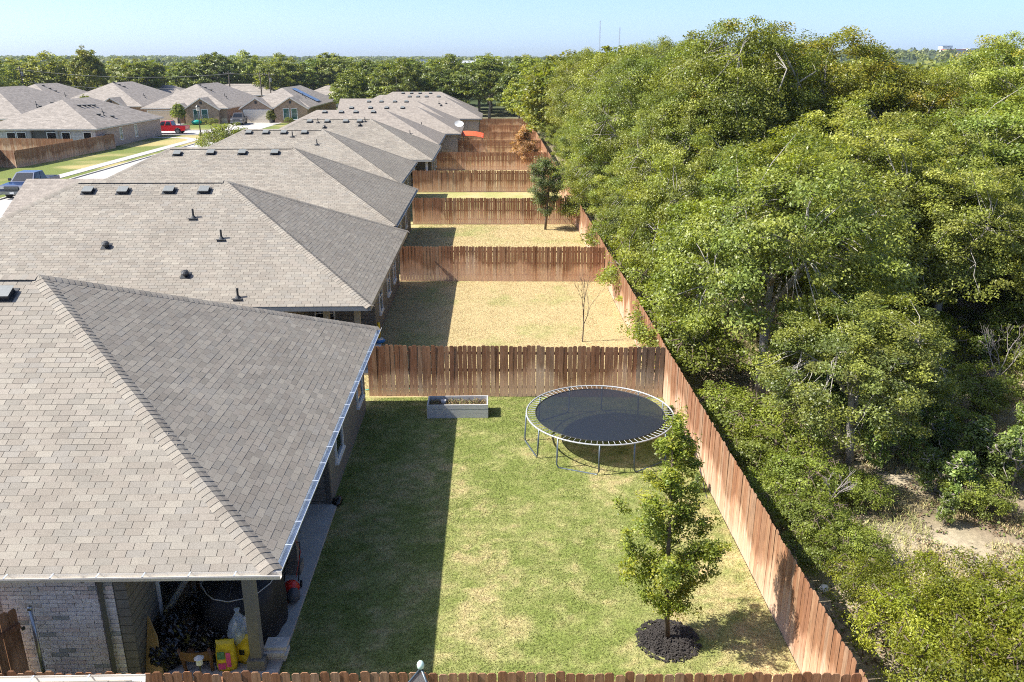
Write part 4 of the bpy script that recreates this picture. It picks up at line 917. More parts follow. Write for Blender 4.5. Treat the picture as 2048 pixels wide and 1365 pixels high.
# far woods: one mass out to the horizon
rng = np.random.RandomState(4); V = []; CC = []; NN = []
def far_wood():
    n = 5200; r = 232 + (rng.rand(n) ** 1.5) * 3200; a = rng.uniform(-0.68, 0.68, n) + YAW; x = np.sin(a) * r; y = np.cos(a) * r
    keep = ~((np.abs(x - 640) < 190) & (np.abs(y - 1150) < 120) & (rng.rand(n) < 0.6)) & ~((x > -110) & (x < 60) & (y > 780) & (y < 930))
    x, y, r = x[keep], y[keep], r[keep]; z = far_h(x, y); n = len(x)
    per = np.clip((60000 / r).astype(int), 34, 170); idx = np.repeat(np.arange(n), per); m = len(idx); s_ = rng.uniform(0.75, 1.25, n) * (1 + 0.12 * (r > 900))
    dv = unit(rng.normal(size=(m, 3))); dv[:, 2] = np.abs(dv[:, 2]) * 1.0 - 0.25; dv = unit(dv); lob = 0.8 + 0.35 * rng.rand(m)
    P = np.stack([x, y, z + 4.4 * s_], -1)[idx] + dv * np.array([4.9, 4.9, 3.8]) * (lob * s_[idx])[:, None]
    Nn = unit(dv + rng.normal(size=(m, 3)) * 0.5 + np.array([0, 0, 0.3]))
    base = np.array(OAKD + OAK)[rng.randint(0, 8, n)][idx] * 0.75 * rng.uniform(0.6, 1.35, (m, 1))
    size = np.clip(0.45 + r / 700, 0.6, 2.6)[idx]
    k = rng.normal(size=(m, 3)); T = unit(np.cross(Nn, k)); B = np.cross(Nn, T); l = (size * rng.uniform(0.6, 1.2, m))[:, None]
    Vv = np.stack([P - T * l, P - B * l * 0.7, P + T * l, P + B * l * 0.7], 1).reshape(-1, 3)
    me = fast_mesh('far_woods', Vv, np.arange(4 * m).reshape(-1, 4), np.repeat(base, 4, 0), 'far_leaf'); o = link('far_woods', me); o['kind'] = 'stuff'
    tag(o, 'distant blue green woods stretching to the horizon', 'woods')
far_wood()

# yard trees
yt = tree_meshes(51, 5.05, 0.97, 2.16, 760, 26000, 0.058, 0.033, [(0.18, 0.23, 0.036), (0.21, 0.26, 0.038), (0.145, 0.195, 0.032), (0.26, 0.275, 0.038)], 0.042, (0.08, 0.2), 'bark_brown',
                 profile=lambda t: float(np.interp(t, (0, 0.14, 0.3, 0.5, 0.75, 1.0), (0.4, 1.0, 0.95, 0.62, 0.36, 0.1))), leafmat='bush_leaf', limbs=26, flat=0.8, tpow=1.1, twigs=False)
t = thing('young_tree', 'young leafy tree standing in a black mulch ring on the near lawn', 'tree', (TREE1[0], TREE1[1], 0.0)); link('trunk', yt[0], t); link('crown', yt[1], t); t.rotation_euler = (0, -0.03, 0.6)
b = MB(); rm = random.Random(3)
b.lathe((0, 0, 0), [(0.52, 0.012), (0.46, 0.04), (0.3, 0.075), (0.02, 0.08)], 26)
for k in range(900):
    a = rm.uniform(0, 2 * PI); rr = 0.63 * math.sqrt(rm.random()); z = 0.02 + 0.075 * max(0, 1 - (rr / 0.62) ** 2); aa = rm.uniform(0, 2 * PI); L = rm.uniform(0.02, 0.05)
    b.obox((rr * math.cos(a), rr * math.sin(a), z + 0.012), Vector((math.cos(aa), math.sin(aa), rm.uniform(-.5, .5))) * L, Vector((-math.sin(aa), math.cos(aa), 0)) * 0.009, (0, 0, 0.005))
tag(b.obj('mulch_ring', 'mulch', None, False, (TREE1[0], TREE1[1], 0.005)), 'ring of black bark mulch around the young tree', 'mulch')
ob = tree_meshes(52, 4.7, 1.3, 1.9, 260, 19000, 0.09, 0.045, [(0.11, 0.145, 0.065), (0.13, 0.165, 0.07), (0.085, 0.12, 0.055)], 0.07, (0.2, 0.42), 'bark_brown', profile=lambda t: (0.5 + 1.7 * t if t < 0.3 else 1.0 - 0.72 * ((t - 0.3) / 0.7) ** 1.3), limbs=16, flat=0.75)
t = thing('small_oak', 'small bushy grey green oak standing alone on dry grass', 'tree', (3.43, 54.4, 0)); link('trunk', ob[0], t); link('crown', ob[1], t)
def bare_tree(name, label, loc, H, seed, mat, spread=0.5, depth=4, r0=0.03, cat='tree', n0=None):
    r = random.Random(seed); b = MB()
    def grow(p, dv, L, rad, dep):
        e = p + dv * L; m = (p + e) / 2 + Vector((r.uniform(-1, 1), r.uniform(-1, 1), r.uniform(-1, 1))) * L * 0.06
        b.tube([p, m, e], [rad, rad * 0.8, rad * 0.55], 5, dep == 0)
        if dep == 0: return
        for k in range(r.choice((2, 3, 3)) if dep < depth else 4):
            nd = (dv + Vector((r.uniform(-1, 1), r.uniform(-1, 1), r.uniform(-0.3, 0.9))) * spread).normalized(); st = p + dv * L * r.uniform(0.55, 1.0)
            grow(st, nd, L * r.uniform(0.55, 0.8), rad * 0.55, dep - 1)
    grow(Vector((0, 0, 0)), Vector((0.02, 0.02, 1)).normalized(), H * 0.42, r0, depth)
    t = thing(name, label, cat, loc); b.obj('branches', mat, t, True); return t
bare_tree('bare_sapling', 'leafless sapling standing on the straw coloured lawn', (3.53, 31.35, 0), 2.9, 5, 'bark_brown', 0.55, 4, 0.03)
# dead orange conifer
dc = tree_meshes(53, 4.4, 1.9, 2.1, 260, 15000, 0.17, 0.055, [(0.36, 0.225, 0.115), (0.43, 0.28, 0.15), (0.29, 0.17, 0.08)], 0.09, (0.25, 0.5), 'bark_brown', profile=lambda t: max(0.08, 1.0 - t), limbs=20, flat=0.6)
t = thing('dead_conifer', 'dead orange brown conifer in front of the far fences', 'tree', (3.2, 86.6, 0)); link('trunk', dc[0], t); link('crown', dc[1], t)

# shrubs, weeds and vines on the wood floor
sh = [tree_meshes(61, 2.2, 1.5, 1.1, 150, 15000, 0.065, 0.032, BUSHY, 0.03, (0.2, 0.42), 'bark_brown', leafmat='bush_leaf', limbs=9, fill=0.35), tree_meshes(62, 1.6, 1.2, 0.8, 110, 9000, 0.07, 0.045, [(0.175, 0.21, 0.038), (0.2, 0.235, 0.04), (0.145, 0.18, 0.034)], 0.025, (0.2, 0.4), 'bark_brown', leafmat='bush_leaf', limbs=7, fill=0.35),
      tree_meshes(63, 1.5, 0.45, 0.7, 60, 2600, 0.09, 0.05, [(0.16, 0.22, 0.06), (0.2, 0.26, 0.07), (0.13, 0.18, 0.055)], 0.018, (0.12, 0.25), 'dead_twig', profile=lambda t: 1 - 0.6 * t, leafmat='bush_leaf', limbs=6, flat=0.8)]
def shrub(v, x, y, H, label, group, name='shrub', cat='shrub', sx=1.0):
    s_ = H / (2.2, 1.6, 1.5)[v]; t = thing(name, label, cat, (x, y, 0), rt.uniform(0, 6.28), group); t.scale = (s_ * sx, s_ * sx, s_); link('stems', sh[v][0], t); link('foliage', sh[v][1], t)
GB = 'yellow green thicket in the lower right corner'
for x, y, H in ((7.9, 10.6, 2.0), (9.2, 11.4, 2.1), (7.6, 12.3, 1.7), (8.9, 13.1, 1.9), (10.4, 12.4, 2.1), (10.4, 10.4, 2.2), (8.6, 9.2, 2.1), (11.6, 13.6, 1.9), (7.2, 9.4, 1.7), (7.5, 14.0, 1.3)):
    shrub(0, x, y, H, 'yellow green leafy shrub of the thicket filling the lower right corner', GB)
nb = 0
for x, y, H in ((6.9, 15.6, 0.9), (7.4, 17.0, 1.1), (6.7, 18.2, 1.0), (8.1, 16.0, 0.9), (7.9, 18.9, 1.3), (9.2, 18.4, 0.9), (6.9, 20.3, 1.3), (8.2, 21.2, 1.5), (7.0, 22.4, 1.6), (6.9, 27.5, 2.2), (7.0, 30.2, 2.2), (6.9, 36.5, 2.4), (7.1, 45, 2.6), (6.9, 55, 2.8), (7.0, 67, 3.0)):
    nb += 1; shrub(1, x, y, H, ORD[nb - 1] + ' low green bush behind the back fence, counted away from the corner thicket', 'green bushes behind the back fence', sx=1.1)
for k, (x, y, H) in enumerate(((12.8, 14.6, 1.4), (12.0, 18.0, 1.0), (14.2, 17.2, 1.5), (13.2, 21.8, 1.2), (16.6, 21.0, 1.4), (15.2, 24.0, 1.6), (13.2, 26.6, 1.8), (18.4, 25.0, 1.9), (15.6, 28.4, 2.2), (19.8, 28.6, 2.4), (17.6, 32.2, 2.4), (21.6, 31.4, 2.3), (23, 35, 2.6))): shrub(k % 2, x, y, H, ORD[k] + ' light green bush of the sandy clearing, counted from its near left', 'bushes of the sandy clearing', sx=1.0)
shrub(0, 7.6, 38.6, 3.6, 'bright yellow green cedar like bush against the back fence of the straw yards', None, sx=0.8)
shrub(0, 7.3, 70.0, 3.2, 'bright yellow green bush peeking over the back fence near the pale strip', None, sx=0.8)
for k in range(130):
    x = rt.uniform(10.2, 20.5); y = rt.uniform(14.5, 31)
    if abs(x - 10.9) < 1.1 and 14.8 < y < 17.0: continue
    shrub(2, x, y, rt.uniform(0.7, 1.7), 'tall leafy weed on the sandy ground at the right', 'weeds on the sandy clearing', 'weed', 'weed')
for k, (x, y, hh, lb) in enumerate(((12.2, 26.8, 3.6, 'tangle of dead grey branches in front of the middle oaks'), (11.4, 11.6, 2.2, 'bare grey branches poking out of the thicket at the right edge'), (8.2, 17.8, 1.4, 'grey dead branch lying by the back fence bushes'), (13.5, 19.0, 1.8, 'dry bare twigs on the sandy ground'), (16.5, 25, 2.6, 'bare grey twigs below the small clearing oak'))):
    bare_tree('dead_branches', lb, (x, y, 0), hh, 70 + k, 'dead_twig', 0.85, 4, 0.035, 'branches')
# dry tufts in the clearing: uncountable
o = blades('dry_tufts', 8.5, 24, 13, 37, 150000, 'pale', 0.13, 0.02, 6, lambda x, y: (VN2.fbm(x / 0.9 + 31, y / 0.9, 3) < 0.53)); tag(o, 'dry grass tufts scattered over the sandy clearing', 'dry grass')
# leaf litter and scrub: uncountable
rng = np.random.RandomState(8); n = 90000; x = rng.uniform(5.9, 24, n); y = rng.uniform(7, 38, n); k = VN2.fbm(x / 1.3 + 5, y / 1.3, 3) > 0.5; x, y = x[k], y[k]; n = len(x)
C = np.array([(0.14, 0.085, 0.05), (0.2, 0.14, 0.08), (0.1, 0.065, 0.04), (0.1, 0.13, 0.035), (0.13, 0.16, 0.04)])[rng.randint(0, 5, n)] * rng.uniform(0.7, 1.3, (n, 1))
me = leaf_mesh('leaf_litter', np.stack([x, y, 0.02 + rng.rand(n) ** 3 * 0.14], -1), unit(rng.normal(size=(n, 3)) * 0.5 + np.array([0, 0, 1])), 0.08, 0.05, C, 'grass_blade', rng)
o = link('leaf_litter', me); o['kind'] = 'stuff'; tag(o, 'scattered leaf litter and low scrub on the wood floor', 'leaf litter')

# ------------------------------------------------------------------ things in the near yard
TC = Vector((3.08, 22.3, 0)); TR, TZ = 2.15, 0.9
tr = thing('trampoline', 'round trampoline with a black mat on the near lawn', 'trampoline', TC)
ring = lambda r, z, n=64: [(r * math.cos(2 * PI * k / n), r * math.sin(2 * PI * k / n), z) for k in range(n + 1)]
b = MB(); b.tube(ring(TR, TZ), 0.023, 8, False); b.obj('rim', 'white_metal', tr, True)
b = MB(); n = 72; v = [b.vert((0, 0, TZ - 0.05))]; rg = []
for q in (0.5, 1.0):
    rg.append([b.vert((1.88 * q * math.cos(2 * PI * k / n), 1.88 * q * math.sin(2 * PI * k / n), TZ - 0.05 + 0.045 * q)) for k in range(n)])
for k in range(n): b.f.append([v[0], rg[0][k], rg[0][(k + 1) % n]]); b.f.append([rg[0][k], rg[1][k], rg[1][(k + 1) % n], rg[0][(k + 1) % n]]); b.uv += [None, None]; b.mi += [0, 0]
mt = b.obj('mat', 'trampoline_mesh', tr, True)
b = MB(); b.tube(ring(1.88, TZ - 0.004), 0.016, 6, False); b.obj('mat_hem', 'black_cloth', mt)
b = MB(); b.tube([(1.9, 0, TZ - 0.004), (2.11, 0, TZ)], 0.008, 6); sm = b.mesh('spring', 'white_metal')
for k in range(80): o = link('spring', sm, tr); o.rotation_euler = (0, 0, 2 * PI * k / 80)
for a in (195, 247, 305, 5, 65, 125):
    a0, a1 = math.radians(a - 16), math.radians(a + 16); P0 = Vector((TR * math.cos(a0), TR * math.sin(a0), TZ)); P1_ = Vector((TR * math.cos(a1), TR * math.sin(a1), TZ))
    f = lambda q, z, k: Vector((q.x * k, q.y * k, z)); mid = (P1_ - P0).normalized() * 0.1
    b = MB(); b.tube([P0, f(P0, 0.12, 1.02), f(P0, 0.03, 1.02) + mid * 0.6, f(P0, 0.025, 1.02) + mid * 1.6, f(P1_, 0.025, 1.02) - mid * 1.6, f(P1_, 0.03, 1.02) - mid * 0.6, f(P1_, 0.12, 1.02), P1_], 0.024, 7); b.obj('leg', 'frame_steel', tr, True)
pb = thing('planter_box', 'weathered grey wooden raised bed in front of the fence', 'planter', (-1.165, 24.38, 0))
for k in range(3):
    z0, z1 = 0.01 + k * 0.155, 0.158 + k * 0.155
    for (x0, x1, y0, y1) in ((-0.96, 0.96, -0.38, -0.34), (-0.96, 0.96, 0.34, 0.38), (-0.955, -0.915, -0.338, 0.338), (0.915, 0.955, -0.338, 0.338)):
        b = MB(); b.box(x0, x1, y0 + random.uniform(-.003, .003), y1, z0, z1); b.obj('plank', 'weathered_board', pb)
b = MB(); b.box(-0.913, 0.913, -0.336, 0.336, 0.02, 0.3); b.obj('soil', 'soil', pb)
rng = np.random.RandomState(2); n = 900; pp = np.stack([rng.uniform(-.9, .9, n), rng.uniform(-.32, .32, n), 0.31 + rng.rand(n) * 0.1], -1)
me = leaf_mesh('dead_plants', pp, unit(rng.normal(size=(n, 3)) + np.array([0, 0, .6])), 0.09, 0.02, np.array([(0.3, 0.22, 0.1), (0.22, 0.15, 0.07), (0.15, 0.17, 0.05)])[rng.randint(0, 3, n)], 'grass_blade', rng); link('dead_plants', me, pb)['kind'] = 'stuff'
b = MB(); b.lathe((0, 0, 0), [(0.07, 0.0), (0.09, 0.16), (0.085, 0.16)], 12); tag(b.obj('pot', 'white_metal', None, True, (-1.62, 24.4, 0.31)), 'small white pot lying in the grey planter box', 'pot')
b = MB(); b.tube([(5.2, 21.6, 0.5), (5.45, 21.0, 0.75), (5.5, 20.2, 0.5), (5.52, 19.4, 0.02), (5.45, 18.8, 0.02)], 0.015, 6); tag(b.obj('cable', 'black_metal', None, True), 'dark bent cable hanging by the back fence right of the trampoline', 'cable')
for x, y, hh, lb in ((5.1, 21.0, 0.9, 'weedy vine at the trampoline edge by the back fence'), (5.35, 23.2, 0.7, 'weed clump in the fence corner behind the trampoline'), (5.3, 19.2, 0.5, 'low weed at the foot of the back fence before the trampoline')): shrub(2, x, y, hh, lb, None, 'weed', 'weed')
b = MB(); b.lathe((0, 0, 0), [(0.001, -0.1), (0.07, -0.07), (0.1, 0), (0.07, 0.07), (0.001, 0.1)], 14); tag(b.obj('ball', 'white_paint', None, True, (6.95, 14.8, 0.11)), 'small white ball lying behind the back fence', 'ball')

# ------------------------------------------------------------------ patio things
def blob(c, rx, ry, rz, seed, amp=0.16, n=26, m=16, base=None, freq=2.2):
    """crumpled closed bag: displaced ellipsoid, flat on the ground"""
    b = MB(); r = np.random.RandomState(seed); K = unit(r.normal(size=(14, 3))); ph = r.uniform(0, 6, 14); rings = []
    for j in range(m + 1):
        th = PI * j / m
        row = []
        for i in range(n):
            a = 2 * PI * i / n; dv = np.array([math.sin(th) * math.cos(a), math.sin(th) * math.sin(a), math.cos(th)])
            q = 1 + amp * sum(abs(math.sin(freq * (1 + 0.35 * k) * float(dv @ K[k]) + ph[k])) - 0.6 for k in range(14)) / 3.0
            p = Vector((c[0] + rx * dv[0] * q, c[1] + ry * dv[1] * q, c[2] + rz * dv[2] * q))
            if base is not None: p.z = max(p.z, base)
            row.append(b.vert(p))
        rings.append(row)
    for A, B_ in zip(rings, rings[1:]):
        for i in range(n): b.f.append([A[i], B_[i], B_[(i + 1) % n], A[(i + 1) % n]]); b.uv.append(None); b.mi.append(0)
    return b
cv = thing('covered_grill', 'large black fabric cover with pale piping standing on the patio', 'cover', (-4.98, 13.98, 0.1))
b = MB(); rings = []
sect = [(0.92, 0.0), (0.93, 0.35), (0.9, 0.75), (0.78, 0.98), (0.5, 1.14), (0.22, 1.2), (0.02, 1.2)]
for q, (rr, z) in enumerate(sect):
    row = []
    for k in range(32):
        a = 2 * PI * k / 32; oct_ = 1 / max(abs(math.cos((a + PI / 8) % (PI / 4) - PI / 8)), 0.6) * 0.95; wr = 1 + (0.05 * math.sin(a * 8 + 1) if q < 3 else 0)
        row.append(b.vert((rr * 0.88 * oct_ * wr * math.cos(a), rr * 1.08 * oct_ * wr * math.sin(a), z * 1.1 - (0.03 * math.cos(8 * a) if 2 < q < 6 else 0))))
    rings.append(row)
for A, B_ in zip(rings, rings[1:]):
    for k in range(32): b.f.append([A[k], A[(k + 1) % 32], B_[(k + 1) % 32], B_[k]]); b.uv.append(None); b.mi.append(0)
b.obj('cover', 'black_cloth', cv, True)
pts = [Vector(b.v[i]) * 1.012 + Vector((0, 0, 0.01)) for i in rings[3]]; b2 = MB(); b2.tube([q - Vector((0, 0, 0.12)) if i < 2 else q for i, q in enumerate(pts[13:] + pts[:4])], 0.012, 5); b2.obj('piping', 'piping', cv, True)
for k in (0, 8, 16, 24):
    b2 = MB(); b2.tube([Vector(b.v[rings[q][k]]) * 1.008 + Vector((0, 0, 0.008)) for q in (3, 4, 5, 6)], 0.006, 4); b2.obj('seam', 'grey_cloth', cv)
for x, y, rx, rz, sd, lb in ((-5.95, 13.25, 0.42, 0.46, 1, 'shiny black trash bag against the patio wall'), (-5.75, 13.9, 0.4, 0.38, 2, 'black trash bag heaped behind the wooden chair'), (-5.4, 13.1, 0.36, 0.34, 3, 'black trash bag beside the soil bags'), (-6.1, 12.8, 0.28, 0.3, 4, 'small black trash bag on the plywood sheet')):
    bg_ = blob((0, 0, rz * 0.75), rx, rx * 0.95, rz, sd, 0.2, 44, 26, base=0.0, freq=3.4); t = thing('trash_bag', lb, 'trash bag', (x, y, 0.1), group='black trash bags on the patio'); bg_.obj('bag', 'black_plastic', t, False)
    k = MB(); k.lathe((0, 0, rz * 1.6), [(0.05, 0), (0.025, 0.06), (0.06, 0.13), (0.01, 0.14)], 8); k.obj('knot', 'black_plastic', t)
t = thing('bottle_bag', 'clear plastic bag full of empty bottles leaning on the patio cover', 'plastic bag', (-4.78, 13.0, 0.1))
b = MB(); b.lathe((0, 0, 0.3), [(0.02, 0.0), (0.2, 0.06), (0.22, 0.25), (0.17, 0.45), (0.06, 0.62), (0.03, 0.68), (0.06, 0.74), (0.005, 0.75)], 14); b.obj('bag', 'clear_bag', t, True)
for k in range(9):
    a = k * 2.4; m = MB(); x, y, z = 0.1 * math.cos(a), 0.1 * math.sin(a), 0.4 + 0.04 * k; m.tube([(x, y, z), (x + 0.04, y - 0.03, z + 0.12), (x + 0.05, y - 0.035, z + 0.17)], [0.034, 0.034, 0.012], 8); m.obj('bottle', 'white_paint' if k % 3 else 'blue_plastic', t)
def soil_bag(label, x, y, h, mats, prints, rz=0.0):
    t = thing('soil_bag', label, 'bag', (x, y, 0.1), rz); b = MB(); rings = []
    for z, wx, wy in ((0, 0.17, 0.11), (0.12, 0.19, 0.13), (h * .6, 0.18, 0.12), (h * .85, 0.16, 0.07), (h, 0.17, 0.015)):
        rings.append([b.vert((wx * math.copysign(abs(math.cos(a)) ** 0.6, math.cos(a)), wy * math.copysign(abs(math.sin(a)) ** 0.7, math.sin(a)) + 0.01 * math.sin(5 * a + z * 20), z)) for a in np.linspace(0, 2 * PI, 20, endpoint=False)])
    for A, B_ in zip(rings, rings[1:]):
        for k in range(20): b.f.append([A[k], A[(k + 1) % 20], B_[(k + 1) % 20], B_[k]]); b.uv.append(None); b.mi.append(0)
    b.f += [rings[0][::-1], rings[-1]]; b.uv += [None] * 2; b.mi += [0] * 2; b.obj('sack', mats, t, True)
    for (x0, x1, z0, z1, mm) in prints: m = MB(); m.box(x0, x1, -0.146, -0.13, z0, z1); m.obj('print', mm, t)
soil_bag('colourful yellow and pink printed soil bag standing on the patio', -4.95, 12.68, 0.62, 'yellow_bag', ((-0.13, 0.0, 0.3, 0.45, 'green_print'), (0.02, 0.1, 0.12, 0.42, 'pink_print'), (-0.13, 0.0, 0.08, 0.2, 'pink_print')), 0.1)
soil_bag('plain yellow soil bag beside the patio post', -4.66, 12.88, 0.58, 'yellow_bag', ((-0.06, 0.03, 0.22, 0.32, 'black_cloth'),), -0.15)
for k in range(4):
    b = MB(); b.box(-0.2, 0.2, -0.15, 0.15, 0, 0.075); tag(b.obj('paver', 'paver', None, False, (-4.13 + 0.03 * (k % 2), 12.97 - 0.03 * (k % 3), 0.1 + k * 0.078)), ('bottom', 'second', 'third', 'topmost')[k] + ' pale paver in the stack right of the patio post', 'paver', 'stacked pavers by the patio post')
ch = thing('wooden_chair', 'low brown wooden chair with a carved curved back beside the soil bags', 'chair', (-5.45, 12.8, 0.1), 0.0); ch.scale = (1, 1, 0.6)
for sx in (-1, 1):
    b = MB(); b.tube([(sx * 0.24, -0.2, 0), (sx * 0.25, -0.24, 0.45), (sx * 0.27, -0.32, 0.95)], [0.03, 0.035, 0.03], 8); b.obj('leg', 'brown_wood', ch, True)
    b = MB(); b.tube([(sx * 0.23, 0.22, 0), (sx * 0.23, 0.22, 0.43)], 0.028, 8); b.obj('leg', 'brown_wood', ch, True)
b = MB(); b.box(-0.26, 0.26, -0.24, 0.25, 0.43, 0.47); b.obj('seat', 'brown_wood', ch)
b = MB()
for k in range(8): x0 = -0.25 + k * 0.0625; y = lambda x: -0.3 - 0.06 * (1 - (x / 0.25) ** 2); b.face([(x0, y(x0), 0.55), (x0 + 0.0625, y(x0 + 0.0625), 0.55), (x0 + 0.0625, y(x0 + 0.0625) - 0.03, 0.9), (x0, y(x0) - 0.03, 0.9)])
for k in range(9): b.bar((-0.22 + k * 0.055, -0.345 + 0.05 * abs(k - 4) / 4, 0.58), (-0.2 + k * 0.05, -0.375 + 0.05 * abs(k - 4) / 4, 0.86), 0.018, 0.02)
b.obj('back_panel', 'brown_wood', ch)
t = thing('lantern', 'tiny white lantern in front of the wooden chair', 'lantern', (-5.3, 12.3, 0.0)); b = MB(); b.tube([(0, 0, 0), (0, 0, 0.5)], 0.015, 6); b.obj('stake', 'black_metal', t)
b = MB(); b.lathe((0, 0, 0.5), [(0.06, 0), (0.06, 0.12), (0.09, 0.13), (0.02, 0.18)], 8); b.obj('head', 'white_paint', t)
b = MB(); b.prism([(-6.41, 12.55, 0.1), (-6.05, 12.45, 0.1), (-6.2, 12.75, 0.75), (-6.4, 12.95, 1.05)], (0.015, 0.012, 0)); tag(b.obj('plywood_sheet', 'plywood', None), 'tan plywood sheet leaning on the patio wall', 'plywood')
bn = thing('bench', 'brown slatted bench under the patio window', 'bench', (-6.0, 15.6, 0.1), 0.0)
for k in range(6): b = MB(); b.box(-0.3 + k * 0.075, -0.24 + k * 0.075, -0.6, 0.6, 0.42, 0.45); b.obj('slat', 'brown_wood', bn)
for k in range(5): b = MB(); b.bar((-0.34 - k * 0.015, -0.6, 0.52 + k * 0.085), (-0.34 - k * 0.015, 0.6, 0.52 + k * 0.085), 0.025, 0.065); b.obj('slat', 'brown_wood', bn)
for sx in (-0.28, 0.12):
    for sy in (-0.55, 0.55): b = MB(); b.box(sx - 0.03, sx + 0.03, sy - 0.03, sy + 0.03, 0, 0.42 if sx > 0 else 0.95); b.obj('leg', 'brown_wood', bn)
mw = thing('lawn_mower', 'lawn mower with red deck and black handle beside the patio cover', 'lawn mower', (-4.3, 14.9, 0.1), 0.1); mw.scale = (0.85, 0.85, 0.85)
b = MB(); b.lathe((0, 0, 0.1), [(0.22, 0), (0.25, 0.06), (0.2, 0.14), (0.1, 0.2), (0.02, 0.22)], 14, 0.9, 1.2); b.obj('deck', 'red_plastic', mw, True)
for x, y in ((-0.22, -0.22), (0.22, -0.22), (-0.22, 0.25), (0.22, 0.25)): b = MB(); b.tube([(x - 0.02, y, 0.09), (x + 0.02, y, 0.09)], 0.09, 12); b.obj('wheel', 'tyre', mw)
b = MB(); b.tube([(-0.17, 0.2, 0.2), (-0.18, 0.8, 0.75), (-0.16, 0.95, 0.85), (0.16, 0.95, 0.85), (0.18, 0.8, 0.75), (0.17, 0.2, 0.2)], 0.015, 6); b.obj('handle', 'black_metal', mw, True)
b = MB(); b.tube([(0.1, 0.3, 0.25), (0.22, 0.6, 0.8), (0.05, 0.9, 1.0), (0.1, 0.95, 0.86)], 0.007, 5); b.obj('cord', 'red_plastic', mw)
b = blob((0.12, -0.38, 0.2), 0.16, 0.2, 0.17, 9, 0.1, 14, 10); b.obj('grass_bag', 'grey_cloth', mw, True)
pt = thing('potted_plant', 'dark pot with a broad leaved plant behind the patio post', 'potted plant', (-4.75, 16.05, 0.1))
b = MB(); b.lathe((0, 0, 0), [(0.15, 0), (0.23, 0.34), (0.25, 0.36), (0.25, 0.4), (0.21, 0.4), (0.2, 0.34), (0.01, 0.34)], 18); b.obj('pot', 'terracotta_dark', pt, True)
rng = np.random.RandomState(5); n = 70; pp = np.stack([rng.normal(0, 0.13, n), rng.normal(0, 0.13, n), rng.uniform(0.5, 1.05, n)], -1)
link('leaves', leaf_mesh('leaves', pp, unit(rng.normal(size=(n, 3)) * 0.6 + np.array([0, 0, .8])), 0.2, 0.08, np.full((n, 3), (0.05, 0.09, 0.025)) * rng.uniform(0.7, 1.4, (n, 1)), 'bush_leaf', rng), pt)
b = MB()
for k in range(6): a = k * 1.05; b.tube([(0.03 * math.cos(a), 0.03 * math.sin(a), 0.34), (0.15 * math.cos(a), 0.15 * math.sin(a), 0.95)], 0.009, 5)
b.obj('stems', 'bark_brown', pt)
b = blob((0, 0, 0.08), 0.12, 0.22, 0.1, 12, 0.15, 14, 10, 0.0); tag(b.obj('splash_block', 'black_plastic', None, True, (-4.0, 18.75, 0.02)), 'small black object on the grass at the far end of the near patio', 'splash block')
gt = thing('garden_gate', 'brown wooden gate with diagonal brace beside the white brick wall', 'gate', (-8.2, 12.2, 0), math.atan2(-1.35, -0.72))
for k in range(8): o = link('board', PK[(k * 3) % 16], gt, (0.12 + k * 0.15, 0.0, 0.05))
for zz in (0.35, 1.5): b = MB(); b.cur = FT[2]; b.box(0.05, 1.25, 0.01, 0.05, zz - 0.05, zz + 0.05); b.obj('rail', 'fence_wood', gt)
b = MB(); b.cur = FT[2]; b.bar((0.1, 0.03, 0.4), (1.2, 0.03, 1.45), 0.04, 0.09); b.obj('brace', 'fence_wood', gt)
b = MB(); b.box(0.0, 0.05, 0.05, 0.075, 0.4, 0.46); b.box(0.0, 0.05, 0.05, 0.075, 1.4, 1.46); b.obj('hinge', 'black_metal', gt)
t = thing('gate_post', 'galvanised steel pipe post beside the wooden gate', 'post', (-8.02, 12.22, 0)); b = MB(); b.tube([(0, 0, 0), (0, 0, 1.78)], 0.035, 10); b.obj('pipe', 'galvanised', t, True)
b = MB(); b.lathe((0, 0, 1.76), [(0.045, 0), (0.045, 0.05), (0.01, 0.08)], 10); b.obj('cap', 'galvanised', t, True)
en = thing('trampoline_enclosure', 'tip of a grey net enclosure pole with a pale green cap above the bottom fence', 'net pole', (-1.1, 9.9, 0))
b = MB(); b.tube([(0.35, -0.8, 0.0), (0.3, -0.6, 1.4), (0.15, -0.2, 2.1), (0, 0, 2.38)], 0.02, 8); b.obj('pole', 'frame_steel', en, True)
b = MB(); b.tube([(-1.1, -0.9, 1.25), (-0.55, -0.4, 1.9), (0, 0, 2.36)], 0.014, 6); b.obj('cord', 'frame_steel', en, True)
b = MB(); b.face([(0, 0, 2.34), (-0.55, -0.42, 1.88), (-1.1, -0.92, 1.22), (-0.4, -0.9, 1.0), (0.28, -0.62, 1.3), (0.13, -0.22, 2.06)]); b.obj('net', 'net_grey', en)
b = MB(); b.lathe((0, 0, 2.36), [(0.03, 0), (0.05, 0.02), (0.055, 0.07), (0.04, 0.11), (0.005, 0.125)], 12); b.obj('cap', 'mint_plastic', en, True)
for k, x in enumerate((-4.72, -4.5)):
    t = thing('net_pole', ('left' if k == 0 else 'right') + ' of two thin grey pole tips above the bottom fence at the gutter corner', 'net pole', (x, 9.95, 0), group='pole tips at the gutter corner'); b = MB(); b.tube([(-0.15, -0.25, 0), (-0.12, -0.2, 1.5), (0, 0, 2.08 - 0.04 * k)], 0.022, 7); b.obj('pole', 'galvanised', t, True)
    b = MB(); b.lathe((0, 0, 2.06 - 0.04 * k), [(0.03, 0), (0.03, 0.05), (0.005, 0.06)], 8); b.obj('cap', 'white_metal', t)
